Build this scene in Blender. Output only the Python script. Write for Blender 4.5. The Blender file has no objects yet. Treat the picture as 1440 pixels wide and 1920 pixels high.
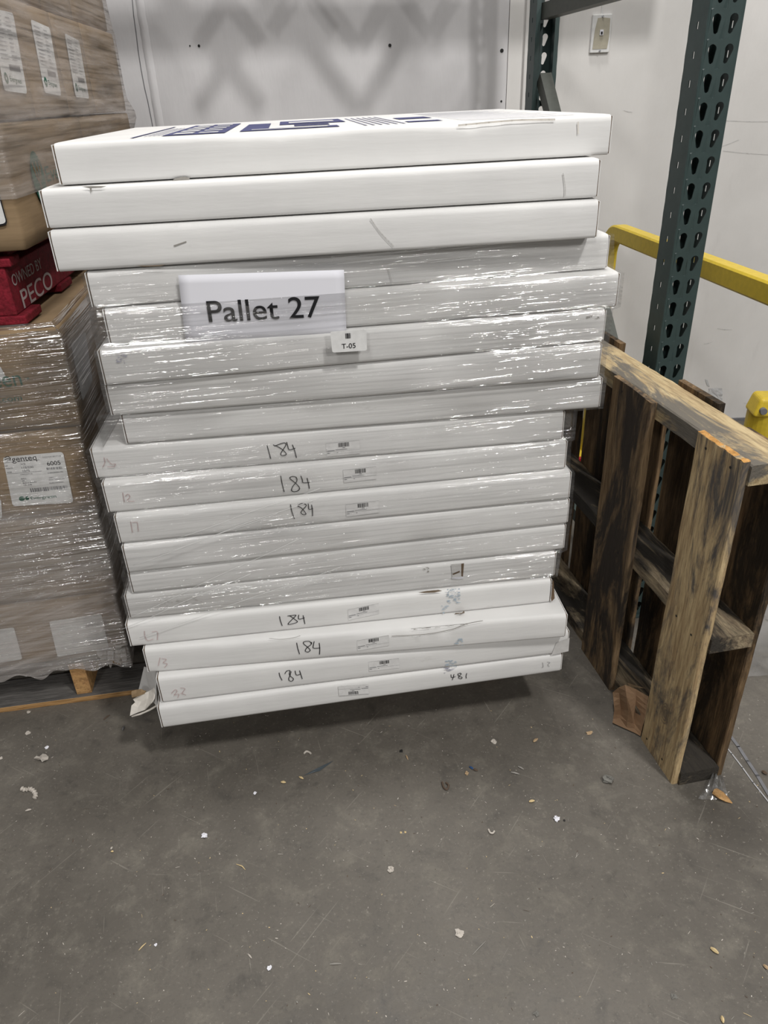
import bpy, math, random
from mathutils import Vector, Matrix, noise
C = bpy.context.scene.collection
SC = bpy.context.scene
rnd = random.Random(7)
# ------------------------------------------------------------------ camera
H = 1.42
F = 1387.0
_d = Vector((103.0, 2462.0, F)).normalized()       # "down" seen from the camera (x right, y down, z forward)
_up = -_d
_h = (Vector((0, 0, 1)) - _up * _up.z).normalized()
_r = _h.cross(_up)
RW = Matrix((_r, _h, _up))                          # camera axes -> world
cam = bpy.data.cameras.new('camera')
cam.sensor_fit = 'VERTICAL'; cam.sensor_height = 36.0; cam.sensor_width = 27.0
cam.lens = F / 1920.0 * 36.0
cam.clip_start = 0.02
camo = bpy.data.objects.new('camera', cam); C.objects.link(camo)
cx, cy, cz = RW @ Vector((1, 0, 0)), RW @ Vector((0, -1, 0)), RW @ Vector((0, 0, -1))
camo.matrix_world = Matrix(((cx.x, cy.x, cz.x, 0), (cx.y, cy.y, cz.y, 0), (cx.z, cy.z, cz.z, H), (0, 0, 0, 1)))
SC.camera = camo
CO = Vector((0, 0, H))

def ray(u, v): return RW @ Vector((u - 720, v - 960, F))
def at_floor(u, v, z=0.0):
    d = ray(u, v); return CO + d * ((z - H) / d.z)
class Plane:
    """a vertical plane through P, running along heading ang (degrees)"""
    def __init__(s, P, ang):
        s.P = Vector((P[0], P[1], 0)); a = math.radians(ang)
        s.a = Vector((math.cos(a), math.sin(a), 0)); s.n = Vector((math.sin(a), -math.cos(a), 0))   # n towards the viewer side
    def at(s, u, v, off=0.0):
        d = ray(u, v); P = s.P + s.n * off
        return CO + d * ((P - CO).dot(s.n) / d.dot(s.n))
    def pt(s, x, z, off=0.0): return s.P + s.a * x + s.n * off + Vector((0, 0, z))

# ------------------------------------------------------------------ light
SC.view_settings.view_transform = 'Standard'; SC.view_settings.look = 'None'
SC.view_settings.gamma = 1.0; SC.view_settings.use_curve_mapping = False
SC.view_settings.exposure = -0.08
w = bpy.data.worlds.new('world'); SC.world = w; w.use_nodes = True
w.node_tree.nodes['Background'].inputs[0].default_value = (1.0, 0.985, 0.97, 1)
w.node_tree.nodes['Background'].inputs[1].default_value = 0.16
def area(name, loc, target, sx, sy, power, col=(1, .98, .955)):
    l = bpy.data.lights.new(name, 'AREA'); l.shape = 'RECTANGLE'; l.size = sx; l.size_y = sy; l.energy = power; l.color = col
    o = bpy.data.objects.new(name, l); C.objects.link(o); o.location = loc
    o.rotation_euler = (Vector(target) - Vector(loc)).to_track_quat('-Z', 'Y').to_euler()
    return o
LA = Vector((1.9, -1.0, 5.2))
area('high_bay_light', LA, (0.3, 1.8, 0.6), .34, .5, 150)
area('high_bay_light', (-1.0, -1.3, 5.2), (0, 1.8, 0.6), .5, .9, 45)
area('high_bay_light', (0.45, 2.15, 5.4), (0.2, 1.6, 0), .9, .4, 118)
area('high_bay_light', (3.4, -4.5, 4.6), (0.3, 1.3, 0.6), .3, .6, 125)
area('high_bay_light', (-1.6, -6.0, 4.6), (-.2, 1.3, 0.6), .3, .6, 95)

# ------------------------------------------------------------------ node helpers
class N:
    def __init__(s, name):
        s.m = bpy.data.materials.new(name); s.m.use_nodes = True; s.t = s.m.node_tree
        s.b = s.t.nodes['Principled BSDF']; s.out = s.t.nodes['Material Output']
    def n(s, typ, **kw):
        x = s.t.nodes.new(typ)
        for k, v in kw.items():
            if k in x.inputs: x.inputs[k].default_value = v
            else: setattr(x, k, v)
        return x
    def l(s, a, b): s.t.links.new(a, b)
    def coords(s, scale=(1, 1, 1), rot=(0, 0, 0), rand=True):
        tc = s.n('ShaderNodeTexCoord'); mp = s.n('ShaderNodeMapping'); mp.inputs['Scale'].default_value = scale; src = tc.outputs['Object']
        if any(rot):
            mr = s.n('ShaderNodeMapping'); mr.inputs['Rotation'].default_value = rot; s.l(src, mr.inputs['Vector']); src = mr.outputs[0]
        s.l(src, mp.inputs['Vector'])
        if rand:
            oi = s.n('ShaderNodeObjectInfo'); mu = s.n('ShaderNodeMath', operation='MULTIPLY'); mu.inputs[1].default_value = 37.0
            s.l(oi.outputs['Random'], mu.inputs[0]); ad = s.n('ShaderNodeVectorMath', operation='ADD')
            s.l(mp.outputs[0], ad.inputs[0]); s.l(mu.outputs[0], ad.inputs[1]); return ad.outputs[0]
        return mp.outputs[0]
    def noise(s, vec, scale, detail=4, rough=.55, dist=0):
        x = s.n('ShaderNodeTexNoise'); x.inputs['Scale'].default_value = scale; x.inputs['Detail'].default_value = detail
        x.inputs['Roughness'].default_value = rough; x.inputs['Distortion'].default_value = dist; s.l(vec, x.inputs['Vector']); return x.outputs['Fac']
    def ramp(s, fac, stops):
        r = s.n('ShaderNodeValToRGB'); cr = r.color_ramp
        while len(cr.elements) < len(stops): cr.elements.new(.5)
        for e, (p, c) in zip(cr.elements, stops):
            e.position = p; e.color = (c, c, c, 1) if isinstance(c, (int, float)) else (*c, 1)
        s.l(fac, r.inputs[0]); return r.outputs[0]
    def mix(s, fac, a, b, blend='MIX'):
        x = s.n('ShaderNodeMix', data_type='RGBA', blend_type=blend)
        for i, v in ((0, fac), (6, a), (7, b)):
            if isinstance(v, (int, float)): x.inputs[i].default_value = v
            elif isinstance(v, tuple): x.inputs[i].default_value = (*v, 1)
            else: s.l(v, x.inputs[i])
        return x.outputs[2]
    def bump(s, h, strength, dist=.01, to=None):
        b = s.n('ShaderNodeBump'); b.inputs['Strength'].default_value = strength; b.inputs['Distance'].default_value = dist
        s.l(h, b.inputs['Height']); s.l(b.outputs[0], (to or s.b).inputs['Normal']); return b
    def set(s, rough=.6, spec=.3, metal=0, col=None):
        s.b.inputs['Roughness'].default_value = rough; s.b.inputs['Specular IOR Level'].default_value = spec; s.b.inputs['Metallic'].default_value = metal
        if col: s.b.inputs['Base Color'].default_value = (*col, 1)
        return s

def plain(name, col, rough=.6, spec=.3, metal=0):
    m = N(name).set(rough, spec, metal)
    f = m.noise(m.coords((1, 1, 1)), 60, 3)
    m.l(m.mix(m.ramp(f, [(.3, .0), (.7, 1.)]), tuple(c * .9 for c in col), tuple(min(1, c * 1.06) for c in col)), m.b.inputs['Base Color'])
    return m.m

def mat_carton_white():
    m = N('white_cartonboard').set(.62, .25)
    v = m.coords((1, 1, 1)); f1 = m.noise(v, 5, 4); fib = m.noise(m.coords((6, 6, 260)), 1, 3)
    c = m.mix(m.ramp(f1, [(.3, 0.), (.7, 1.)]), (.66, .655, .645), (.735, .73, .715))
    c = m.mix(m.ramp(fib, [(.35, .14), (.65, 0.)]), c, (.60, .595, .585))
    d = m.noise(m.coords((1, 1, 2)), 11, 6, .7)
    c = m.mix(m.ramp(d, [(.66, 0.), (.78, .35)]), c, (.40, .38, .35))
    m.l(c, m.b.inputs['Base Color']); m.bump(m.noise(m.coords((8, 8, 60)), 2, 4), .12, .004)
    return m.m
def mat_kraft(name='kraft_board', a=(.245, .17, .095), b=(.33, .235, .14)):
    m = N(name).set(.7, .2)
    v = m.coords((1, 1, 1)); f1 = m.noise(v, 4, 5); fib = m.noise(m.coords((10, 10, 200)), 1, 3)
    c = m.mix(m.ramp(f1, [(.3, 0.), (.7, 1.)]), a, b)
    c = m.mix(m.ramp(fib, [(.4, .3), (.6, 0.)]), c, tuple(x * .75 for x in a))
    m.l(c, m.b.inputs['Base Color']); m.bump(f1, .1, .01)
    return m.m
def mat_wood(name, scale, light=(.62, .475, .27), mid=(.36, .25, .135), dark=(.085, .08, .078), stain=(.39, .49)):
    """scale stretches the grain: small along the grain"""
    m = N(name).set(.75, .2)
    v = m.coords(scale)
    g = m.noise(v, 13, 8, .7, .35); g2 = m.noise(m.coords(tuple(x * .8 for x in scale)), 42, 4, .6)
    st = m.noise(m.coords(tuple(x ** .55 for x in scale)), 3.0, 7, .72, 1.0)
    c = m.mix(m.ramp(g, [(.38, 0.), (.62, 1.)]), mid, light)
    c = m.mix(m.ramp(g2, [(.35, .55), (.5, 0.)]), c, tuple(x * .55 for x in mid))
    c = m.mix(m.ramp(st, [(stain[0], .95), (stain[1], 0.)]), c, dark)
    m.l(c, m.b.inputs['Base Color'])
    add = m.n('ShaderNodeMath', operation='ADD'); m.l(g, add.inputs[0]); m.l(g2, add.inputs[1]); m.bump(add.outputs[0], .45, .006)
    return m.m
def mat_floor():
    m = N('concrete').set(.5, .35)
    v = m.coords((1, 1, 1), rand=False)
    a = m.noise(v, 1.6, 7, .62); b = m.noise(v, 12, 7, .7, .3); c_ = m.noise(v, 140, 3, .6)
    mid = m.noise(v, 34, 6, .75, .2)
    c = m.mix(m.ramp(a, [(.34, 0.), (.64, 1.)]), (.092, .0825, .070), (.142, .1285, .110))
    c = m.mix(m.ramp(b, [(.52, 0.), (.72, .55)]), c, (.205, .188, .155))
    c = m.mix(m.ramp(b, [(.28, .75), (.44, 0.)]), c, (.066, .061, .054))
    c = m.mix(m.ramp(mid, [(.30, .5), (.42, 0.), (.58, 0.), (.72, .45)]), c, m.mix(m.ramp(mid, [(.45, 0.), (.55, 1.)]), (.058, .054, .048), (.23, .21, .175)))
    c = m.mix(m.ramp(c_, [(.3, .35), (.45, 0.)]), c, (.075, .07, .064))
    c = m.mix(m.ramp(c_, [(.62, 0.), (.72, .6)]), c, (.26, .24, .205))
    bl = m.noise(v, 1.3, 3, .5, .4); c = m.mix(m.ramp(bl, [(.60, 0.), (.72, .35)]), c, (.095, .10, .108))
    for rot, sc_, th in ((.5, 1.3, .70), (-.9, 1.1, .71), (1.3, 1.8, .72), (2.2, 1.2, .71), (.1, 1.6, .73)):       # fine pale scratches
        s_ = m.noise(m.coords((3.5, 130, 1), (0, 0, rot), rand=False), sc_, 2, .5)
        c = m.mix(m.ramp(s_, [(th, 0.), (th + .04, .35)]), c, (.29, .27, .23))
    # worn pale patches
    wp = m.noise(v, 2.6, 8, .8, .5); c = m.mix(m.ramp(wp, [(.60, 0.), (.72, .35)]), c, (.26, .245, .21))
    m.l(c, m.b.inputs['Base Color'])
    m.l(m.ramp(b, [(.3, .38), (.7, .62)]), m.b.inputs['Roughness'])
    m.bump(b, .12, .006)
    return m.m
def mat_wall(name, a, b):
    m = N(name).set(.55, .3)
    v = m.coords((1, 1, 1), rand=False); f = m.noise(v, 2.2, 6, .6); g = m.noise(m.coords((1, 1, .25), rand=False), 8, 5, .6); h = m.noise(v, 35, 5, .75)
    c = m.mix(m.ramp(f, [(.3, 0.), (.7, 1.)]), a, b)
    c = m.mix(m.ramp(h, [(.70, 0.), (.78, .5)]), c, (.38, .37, .36))
    c = m.mix(m.ramp(g, [(.64, 0.), (.75, .25)]), c, (.45, .43, .42))
    m.l(c, m.b.inputs['Base Color']); m.bump(g, .2, .02)
    return m.m
def mat_film(name, milk=(0.0, .12), tint=(.80, 1.0), gloss=.16, rot=0.0, warm=(.75, .73, .71), zmul=170, lo=2.2, rough=.16, ridge=.62, rdist=.006, gate=(.46, .66), fade=None):
    m = N(name); t = m.t; t.nodes.remove(m.b)
    tr = m.n('ShaderNodeBsdfTransparent')
    gl = m.n('ShaderNodeBsdfGlossy'); gl.inputs['Color'].default_value = (1, 1, 1, 1); gl.inputs['Roughness'].default_value = rough
    df = m.n('ShaderNodeBsdfDiffuse'); df.inputs['Color'].default_value = (*warm, 1)
    s1 = m.noise(m.coords((lo, lo, zmul), (0, rot, 0), rand=False), 1, 4, .6, .15)      # fine level wrinkles
    s2 = m.noise(m.coords((lo * 2, lo * 2, zmul * .35), (0, rot + .30, 0), rand=False), 1, 3, .6)
    rg = m.noise(m.coords((lo * 1.3, lo * 1.3, zmul * .75), (0, rot + .035, 0), rand=False), 1, 2, .5, .1)   # taut ridges
    rp = m.noise(m.coords((2.6, 2.6, 5), rand=False), 1, 2)
    ad = m.n('ShaderNodeMath', operation='ADD'); m.l(s1, ad.inputs[0]); m.l(s2, ad.inputs[1])
    k = m.n('ShaderNodeMapRange'); k.inputs['From Min'].default_value = ridge - .14; k.inputs['From Max'].default_value = ridge + .08; m.l(rg, k.inputs['Value']); k.clamp = True; k.interpolation_type = 'SMOOTHSTEP'
    hh = m.n('ShaderNodeMath', operation='MULTIPLY_ADD'); m.l(s1, hh.inputs[0]); hh.inputs[1].default_value = .22; m.l(k.outputs[0], hh.inputs[2])
    m.bump(hh.outputs[0], 1.0, rdist, gl)
    m.l(m.ramp(s1, [(.33, tint[0]), (.52, tint[1])]), tr.inputs[0])
    r2 = m.n('ShaderNodeMapRange'); r2.inputs['From Min'].default_value = .75; r2.inputs['From Max'].default_value = 1.3
    r2.inputs['To Min'].default_value = milk[0]; r2.inputs['To Max'].default_value = milk[1]; m.l(ad.outputs[0], r2.inputs['Value'])
    mo = r2.outputs[0]
    if fade:      # more layers of film were wound low down
        tc = m.n('ShaderNodeTexCoord'); sx = m.n('ShaderNodeSeparateXYZ'); m.l(tc.outputs['Object'], sx.inputs[0]); r3 = m.n('ShaderNodeMapRange')
        r3.inputs['From Min'].default_value = fade[0]; r3.inputs['From Max'].default_value = fade[1]; r3.inputs['To Min'].default_value = 1.0; r3.inputs['To Max'].default_value = fade[2]; m.l(sx.outputs[2], r3.inputs['Value'])
        mm = m.n('ShaderNodeMath', operation='MULTIPLY'); m.l(mo, mm.inputs[0]); m.l(r3.outputs[0], mm.inputs[1]); mo = mm.outputs[0]
    m1 = m.n('ShaderNodeMixShader'); m.l(mo, m1.inputs[0]); m.l(tr.outputs[0], m1.inputs[1]); m.l(df.outputs[0], m1.inputs[2])
    g2 = m.n('ShaderNodeMapRange'); g2.inputs['From Min'].default_value = gate[0]; g2.inputs['From Max'].default_value = gate[1]
    g2.inputs['To Min'].default_value = gloss * .12; g2.inputs['To Max'].default_value = gloss; m.l(rp, g2.inputs['Value'])
    m2 = m.n('ShaderNodeMixShader'); m.l(g2.outputs[0], m2.inputs[0]); m.l(m1.outputs[0], m2.inputs[1]); m.l(gl.outputs[0], m2.inputs[2])
    m.l(m2.outputs[0], m.out.inputs['Surface'])
    return m.m

WHITE = mat_carton_white(); KRAFT = mat_kraft(); KDARK = mat_kraft('corrugated_edge', (.10, .065, .04), (.17, .115, .07))
WOOD_V = mat_wood('weathered_pallet_board', (5, 5, .45)); WOOD_H = mat_wood('weathered_stringer', (5, .45, 5), light=(.54, .43, .25), mid=(.34, .25, .14), dark=(.13, .12, .105), stain=(.42, .50))
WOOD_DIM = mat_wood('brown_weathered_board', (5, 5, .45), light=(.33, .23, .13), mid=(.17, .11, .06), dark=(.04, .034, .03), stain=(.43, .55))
WOOD_BACK = mat_wood('dark_brown_board', (5, 5, .5), light=(.26, .17, .09), mid=(.12, .075, .04), dark=(.022, .018, .014), stain=(.42, .6))  # darker brown overall than the face boards, with near-black staining
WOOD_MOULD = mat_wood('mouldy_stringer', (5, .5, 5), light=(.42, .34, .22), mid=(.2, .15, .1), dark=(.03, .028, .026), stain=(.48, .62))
WOOD_NEW = mat_wood('pale_pine', (.5, 5, 5), light=(.47, .28, .12), mid=(.36, .2, .08), stain=(.1, .2))
WOOD_NEWY = mat_wood('pale_pine_end', (3, 3, 3), light=(.52, .31, .13), mid=(.38, .21, .09), stain=(.1, .2))
WOOD_GREY = mat_wood('dusty_shaded_board', (.5, 5, 5), light=(.16, .15, .14), mid=(.09, .085, .08), stain=(.35, .5))
ENDGR = mat_wood('sawn_orange_end', (3, 3, 3), light=(.60, .33, .11), mid=(.42, .21, .06), stain=(.25, .35))
FLOOR = mat_floor(); WALL_A = mat_wall('painted_wall', (.60, .585, .565), (.69, .675, .655)); WALL_B = mat_wall('painted_panel', (.54, .53, .535), (.63, .62, .625))
GREEN = plain('rack_green_enamel', (.034, .056, .054), .42, .5); GREY_STEEL = plain('dull_brace_steel', (.075, .08, .07), .55, .4)
YELLOW = plain('safety_yellow', (.62, .45, .035), .4, .4); RED = mat_wood('red_painted_wood', (4, 4, 4), light=(.24, .016, .03), mid=(.15, .010, .018), dark=(.12, .02, .02), stain=(.3, .45))
RED_PAINT = plain('red_enamel', (.45, .02, .03), .4)
INK = plain('black_marker', (.012, .012, .014), .5); REDINK = plain('faint_red_pencil', (.60, .46, .455), .7); BLUEINK = plain('smeared_blue_ink', (.40, .48, .55), .7)
NAVY = plain('navy_print', (.06, .065, .16), .6); STICKER = plain('thin_white_sticker', (.70, .695, .685), .5); LILAC = plain('pale_grey_print', (.38, .38, .46), .6)
PAPER = N('printer_paper').set(.6, .3, 0, (.74, .74, .79)).m; LABEL = plain('label_paper', (.70, .70, .69), .5); LABEL_G = plain('greyish_label', (.52, .52, .52), .5)
GREENINK = plain('green_print', (.01, .10, .06), .6); GREYINK = plain('grey_print', (.16, .16, .17), .6); MIDINK = plain('light_grey_print', (.40, .40, .41), .6)
WHITEPAINT = plain('white_stencil_paint', (.42, .36, .36), .7); BEIGE = plain('beige_plate', (.40, .37, .29), .5, .4); BLACK = plain('black_rubber', (.015, .015, .015), .6)
STEEL = plain('zinc_steel', (.35, .36, .37), .35, .5, .7); DIRT_CREASE = plain('grey_smudge_crease', (.30, .285, .26), .8); SCUFF = plain('brown_scuff', (.20, .155, .11), .8)
CREASE = plain('crease_shade', (.56, .55, .535), .7); TORN = plain('torn_ply', (.70, .66, .60), .8)
FILM = mat_film('stretch_film', milk=(0.0, .06), tint=(.80, .955), gloss=.24, rough=.08, ridge=.64, gate=(.44, .64))
FILM_LOW = mat_film('thick_stretch_film', milk=(.20, .66), tint=(.82, .98), gloss=.40, warm=(.54, .50, .475), rough=.10, ridge=.56, gate=(.36, .6), fade=(.57, .63, .10))
FILM_UP = mat_film('slack_stretch_film', milk=(.12, .50), tint=(.5, 1.0), gloss=.05, warm=(.50, .455, .42), zmul=110, lo=2.6, rough=.35, ridge=.56, rdist=.006)
STRAND = plain('twisted_film_strand', (.72, .72, .71), .2, .8)
CLEAR = mat_film('clear_plastic', milk=(.05, .2), gloss=.3, zmul=10, lo=10, warm=(.6, .6, .6))

# ------------------------------------------------------------------ mesh helpers
WM = {}
class MB:
    def __init__(s): s.v = []; s.f = []; s.mi = []; s.cur = 0
    def quad(s, a, b, c, d): s.poly([a, b, c, d])
    def poly(s, pts):
        k = len(s.v); s.v += [Vector(p) for p in pts]; s.f.append(list(range(k, k + len(pts)))); s.mi.append(s.cur)
    def grid(s, rows, close=False):
        k = len(s.v); n = len(rows[0])
        for r in rows: s.v += [Vector(p) for p in r]
        for i in range(len(rows) - 1):
            for j in range(n if close else n - 1):
                j2 = (j + 1) % n
                s.f.append([k + i * n + j, k + i * n + j2, k + (i + 1) * n + j2, k + (i + 1) * n + j]); s.mi.append(s.cur)
    def cap(s, ring): s.poly(ring)
    def box(s, lo, hi, fn=None):
        x0, y0, z0 = lo; x1, y1, z1 = hi
        P = [Vector(p) for p in ((x0, y0, z0), (x1, y0, z0), (x1, y1, z0), (x0, y1, z0), (x0, y0, z1), (x1, y0, z1), (x1, y1, z1), (x0, y1, z1))]
        if fn: P = [fn(p) for p in P]
        for q in ((0, 3, 2, 1), (4, 5, 6, 7), (0, 1, 5, 4), (1, 2, 6, 5), (2, 3, 7, 6), (3, 0, 4, 7)): s.poly([P[i] for i in q])
    def tube(s, pts, r, seg=8, cap=True):
        pts = [Vector(p) for p in pts]; rows = []
        for i, p in enumerate(pts):
            d = (pts[min(i + 1, len(pts) - 1)] - pts[max(i - 1, 0)]).normalized()
            a = d.cross(Vector((0, 0, 1)) if abs(d.z) < .9 else Vector((1, 0, 0))).normalized(); b = a.cross(d)
            rr = r[i] if isinstance(r, (list, tuple)) else r
            rows.append([p + (a * math.cos(t) + b * math.sin(t)) * rr for t in [2 * math.pi * k / seg for k in range(seg)]])
        s.grid(rows, True)
        if cap: s.cap(rows[0][::-1]); s.cap(rows[-1])
    def build(s, name, mats, parent=None, smooth=False, bevel=0, merge=True, solid=0):
        me = bpy.data.meshes.new(name)
        inv = WM[parent].inverted() if parent is not None else Matrix()
        me.from_pydata([tuple(inv @ p) for p in s.v], [], s.f)
        for m in (mats if isinstance(mats, (list, tuple)) else [mats]): me.materials.append(m)
        for p, i in zip(me.polygons, s.mi): p.material_index = i; p.use_smooth = smooth
        if merge:
            import bmesh
            bm = bmesh.new(); bm.from_mesh(me); bmesh.ops.remove_doubles(bm, verts=bm.verts, dist=1e-5); bmesh.ops.recalc_face_normals(bm, faces=bm.faces); bm.to_mesh(me); bm.free()
        o = bpy.data.objects.new(name, me); C.objects.link(o)
        if parent is not None: o.parent = parent; WM[o] = WM[parent]
        else: WM[o] = Matrix()
        if solid:
            md = o.modifiers.new('solid', 'SOLIDIFY'); md.thickness = solid; md.offset = 0
        if bevel:
            md = o.modifiers.new('bevel', 'BEVEL'); md.width = bevel; md.segments = 2; md.limit_method = 'ANGLE'
        return o
def empty(name, loc, rz=0):
    o = bpy.data.objects.new(name, None); C.objects.link(o); o.empty_display_size = .05
    o.location = loc; o.rotation_euler = (0, 0, rz); WM[o] = Matrix.Translation(loc) @ Matrix.Rotation(rz, 4, 'Z'); return o
def tag(o, label, cat, group=None, kind=None):
    o['label'] = label; o['category'] = cat
    if group: o['group'] = group
    if kind: o['kind'] = kind
    return o
def struct(o): o['kind'] = 'structure'; return o
def text(string, name, mat, parent, origin, xdir, ydir, height, align='LEFT', squash=1.0, width=None, bold=.004):
    """flat lettering: cap height 'height', baseline start at origin"""
    cu = bpy.data.curves.new('t', 'FONT'); cu.body = string; cu.size = 1.0; cu.offset = bold; cu.align_x = 'LEFT'
    to = bpy.data.objects.new('t', cu); C.objects.link(to)
    bpy.context.view_layer.update()
    me = bpy.data.meshes.new_from_object(to.evaluated_get(bpy.context.evaluated_depsgraph_get()))
    bpy.data.objects.remove(to)
    xs = [v.co.x for v in me.vertices]; W0 = max(xs) - min(xs); x0 = min(xs); k = height / 0.729
    kx = (width / W0) if width else k * squash
    sh = {'LEFT': 0, 'CENTER': -W0 / 2, 'RIGHT': -W0}[align]
    inv = WM[parent].inverted(); xdir = Vector(xdir).normalized(); ydir = Vector(ydir).normalized()
    for v in me.vertices: v.co = inv @ (Vector(origin) + xdir * ((v.co.x - x0 + sh) * kx) + ydir * (v.co.y * k))
    me.materials.clear(); me.materials.append(mat)
    for p in me.polygons: p.material_index = 0
    o = bpy.data.objects.new(name, me); C.objects.link(o); o.parent = parent; WM[o] = WM[parent]; return o
def ribbon(mb, pts, nrm, wd):
    pts = [Vector(p) for p in pts]
    for a, b in zip(pts[:-1], pts[1:]):
        d = (b - a)
        if d.length < 1e-6: continue
        d.normalize(); s = d.cross(nrm).normalized() * wd / 2; e = d * wd * .35
        mb.quad(a - e - s, b + e - s, b + e + s, a - e + s)
def smooth_line(pts, n=5):
    out = []
    P = [pts[0]] + list(pts) + [pts[-1]]
    for i in range(1, len(P) - 2):
        for k in range(n):
            t = k / n; p0, p1, p2, p3 = [Vector(q) for q in P[i - 1:i + 3]]
            out.append(.5 * ((2 * p1) + (p2 - p0) * t + (2 * p0 - 5 * p1 + 4 * p2 - p3) * t * t + (3 * p1 - p0 - 3 * p2 + p3) * t ** 3))
    out.append(Vector(pts[-1])); return out
def patch(pts, off, plane): return [plane.at(u, v, off) for u, v in pts]
def nz(x, y, z=0.): return noise.noise(Vector((x, y, z)))

# ------------------------------------------------------------------ setting
mb = MB(); mb.quad((-4, -3, 0), (4.5, -3, 0), (4.5, 3.3, 0), (-4, 3.3, 0)); struct(mb.build('floor', FLOOR))
mb = MB(); mb.box((.542, 3.28, -.01), (4.5, 3.4, 5.5)); struct(mb.build('wall_back', WALL_A))
mb = MB(); mb.box((-4, 3.27, -.01), (.538, 3.4, 5.5)); wp = struct(mb.build('wall_panel', WALL_B))
mb = MB(); mb.box((.60, 3.262, 0), (.655, 3.28, 5.5)); struct(mb.build('trim_1', WALL_A, bevel=.004))
mb = MB(); mb.box((.655, 3.270, 0), (4.5, 3.282, .012)); struct(mb.build('baseboard_back', GREYINK))
PW = Plane((0, 3.27), 0)
mb = MB()        # old hairline crack and filled joint in the panel
cr = [(247, -10), (250, 30), (255, 60), (260, 95), (265, 130), (271, 165), (277, 190), (284, 225), (290, 260)]
ribbon(mb, [PW.at(u + nz(v * .11, 3) * 2.4, v, .001) for u, v in cr for _ in (0,)], PW.n, .003)
mb.build('crack', GREYINK, wp)
mb = MB()
rows = []
for v in range(-20, 300, 12):
    c = 258 + v * .165 + nz(v * .05, 1) * 1.5
    rows.append([PW.at(c - 5, v, .0005), PW.at(c - 1, v, .006 + .002 * nz(v * .1, 5)), PW.at(c + 4, v, .006), PW.at(c + 11, v, .0005)])
mb.grid(rows); mb.build('joint_tape', WALL_B, wp, smooth=True)
mb = MB()
for u, v, r in ((373, 86, .005), (356, 86, .003), (731, 85, .006), (941, 95, .007), (940, 190, .004)):
    c = PW.at(u, v, .0012); mb.poly([c + Vector((math.cos(t) * r, 0, math.sin(t) * r)) for t in [k * .785 for k in range(8)]])
mb.build('nail_hole', BLACK, wp)
# unseen steel bars, added above the view to cast crossed shadows on the panel
mb = MB()
def bar(a, b, wd, dp):
    a, b = Vector(a), Vector(b); d = (b - a).normalized(); s = Vector((0, 1, 0)); u = d.cross(s).normalized()
    P = [a + u * wd / 2 - s * dp / 2, a - u * wd / 2 - s * dp / 2, a - u * wd / 2 + s * dp / 2, a + u * wd / 2 + s * dp / 2]
    mb.grid([P, [p + (b - a) for p in P]], True); mb.cap(P[::-1]); mb.cap([p + (b - a) for p in P])
TY = 2.85
def shade(u, v):
    """where a bar at TY must pass for the lamp at LA to throw its shadow on this spot of the panel"""
    W_ = PW.at(u, v); return W_.lerp(LA, (3.27 - TY) / (3.27 - LA.y))
def sbar(a, b, wd, ext=(0, 0)):
    a, b = shade(*a), shade(*b); d = b - a; a, b = a - d * ext[0], b + d * ext[1]; a.y = b.y = TY; bar(a, b, wd, .02)
sbar((180, 62), (880, 38), .125, (.6, .5)); 
sbar((505, 0), (372, 205), .052, (3, 0)); sbar((419, 114), (492, 205), .048, (6, 0))
sbar((579, 85), (674, 210), .048, (5, 0)); sbar((795, 0), (678, 210), .056, (3, 0)); sbar((800, 95), (806, 0), .11, (0, 4)); sbar((180, -190), (880, -210), .12, (.6, .6))
struct(mb.build('shadow_bars', GREY_STEEL))

# ------------------------------------------------------------------ white carton stack
BOX = [(-0.5314,1.3902,0.0971,1.3713,1.3045,1.3775,1.3097),(-0.5584,1.3600,0.0847,1.3045,1.2401,1.3097,1.2431),
(-0.5565,1.3510,0.0815,1.2401,1.1688,1.2431,1.1750),(-0.5112,1.3544,0.1296,1.1688,1.1037,1.1750,1.1088),
(-0.4953,1.3564,0.0996,1.1037,1.0332,1.1088,1.0406),(-0.5138,1.3365,0.1153,1.0332,0.9631,1.0406,0.9742),
(-0.5194,1.3489,0.0954,0.9631,0.8973,0.9742,0.8999),(-0.5071,1.3599,0.0953,0.8973,0.8323,0.8999,0.8304),
(-0.5794,1.3514,0.1010,0.8323,0.7632,0.8304,0.7622),(-0.5666,1.3360,0.1160,0.7632,0.6913,0.7622,0.6930),
(-0.5546,1.3264,0.1145,0.6913,0.6225,0.6930,0.6238),(-0.5509,1.3196,0.1246,0.6225,0.5519,0.6238,0.5580),
(-0.5539,1.3250,0.1193,0.5519,0.4956,0.5580,0.4890),(-0.5730,1.3226,0.1138,0.4956,0.4297,0.4890,0.4194),
(-0.5797,1.3069,0.1192,0.4297,0.3634,0.4194,0.3521),(-0.5525,1.2995,0.0787,0.3634,0.2929,0.3521,0.2820),
(-0.5313,1.2824,0.1233,0.2929,0.2165,0.2820,0.2132),(-0.5403,1.2701,0.1358,0.2165,0.1488,0.2132,0.1546)]
BW, BD = .975, .80
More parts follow.
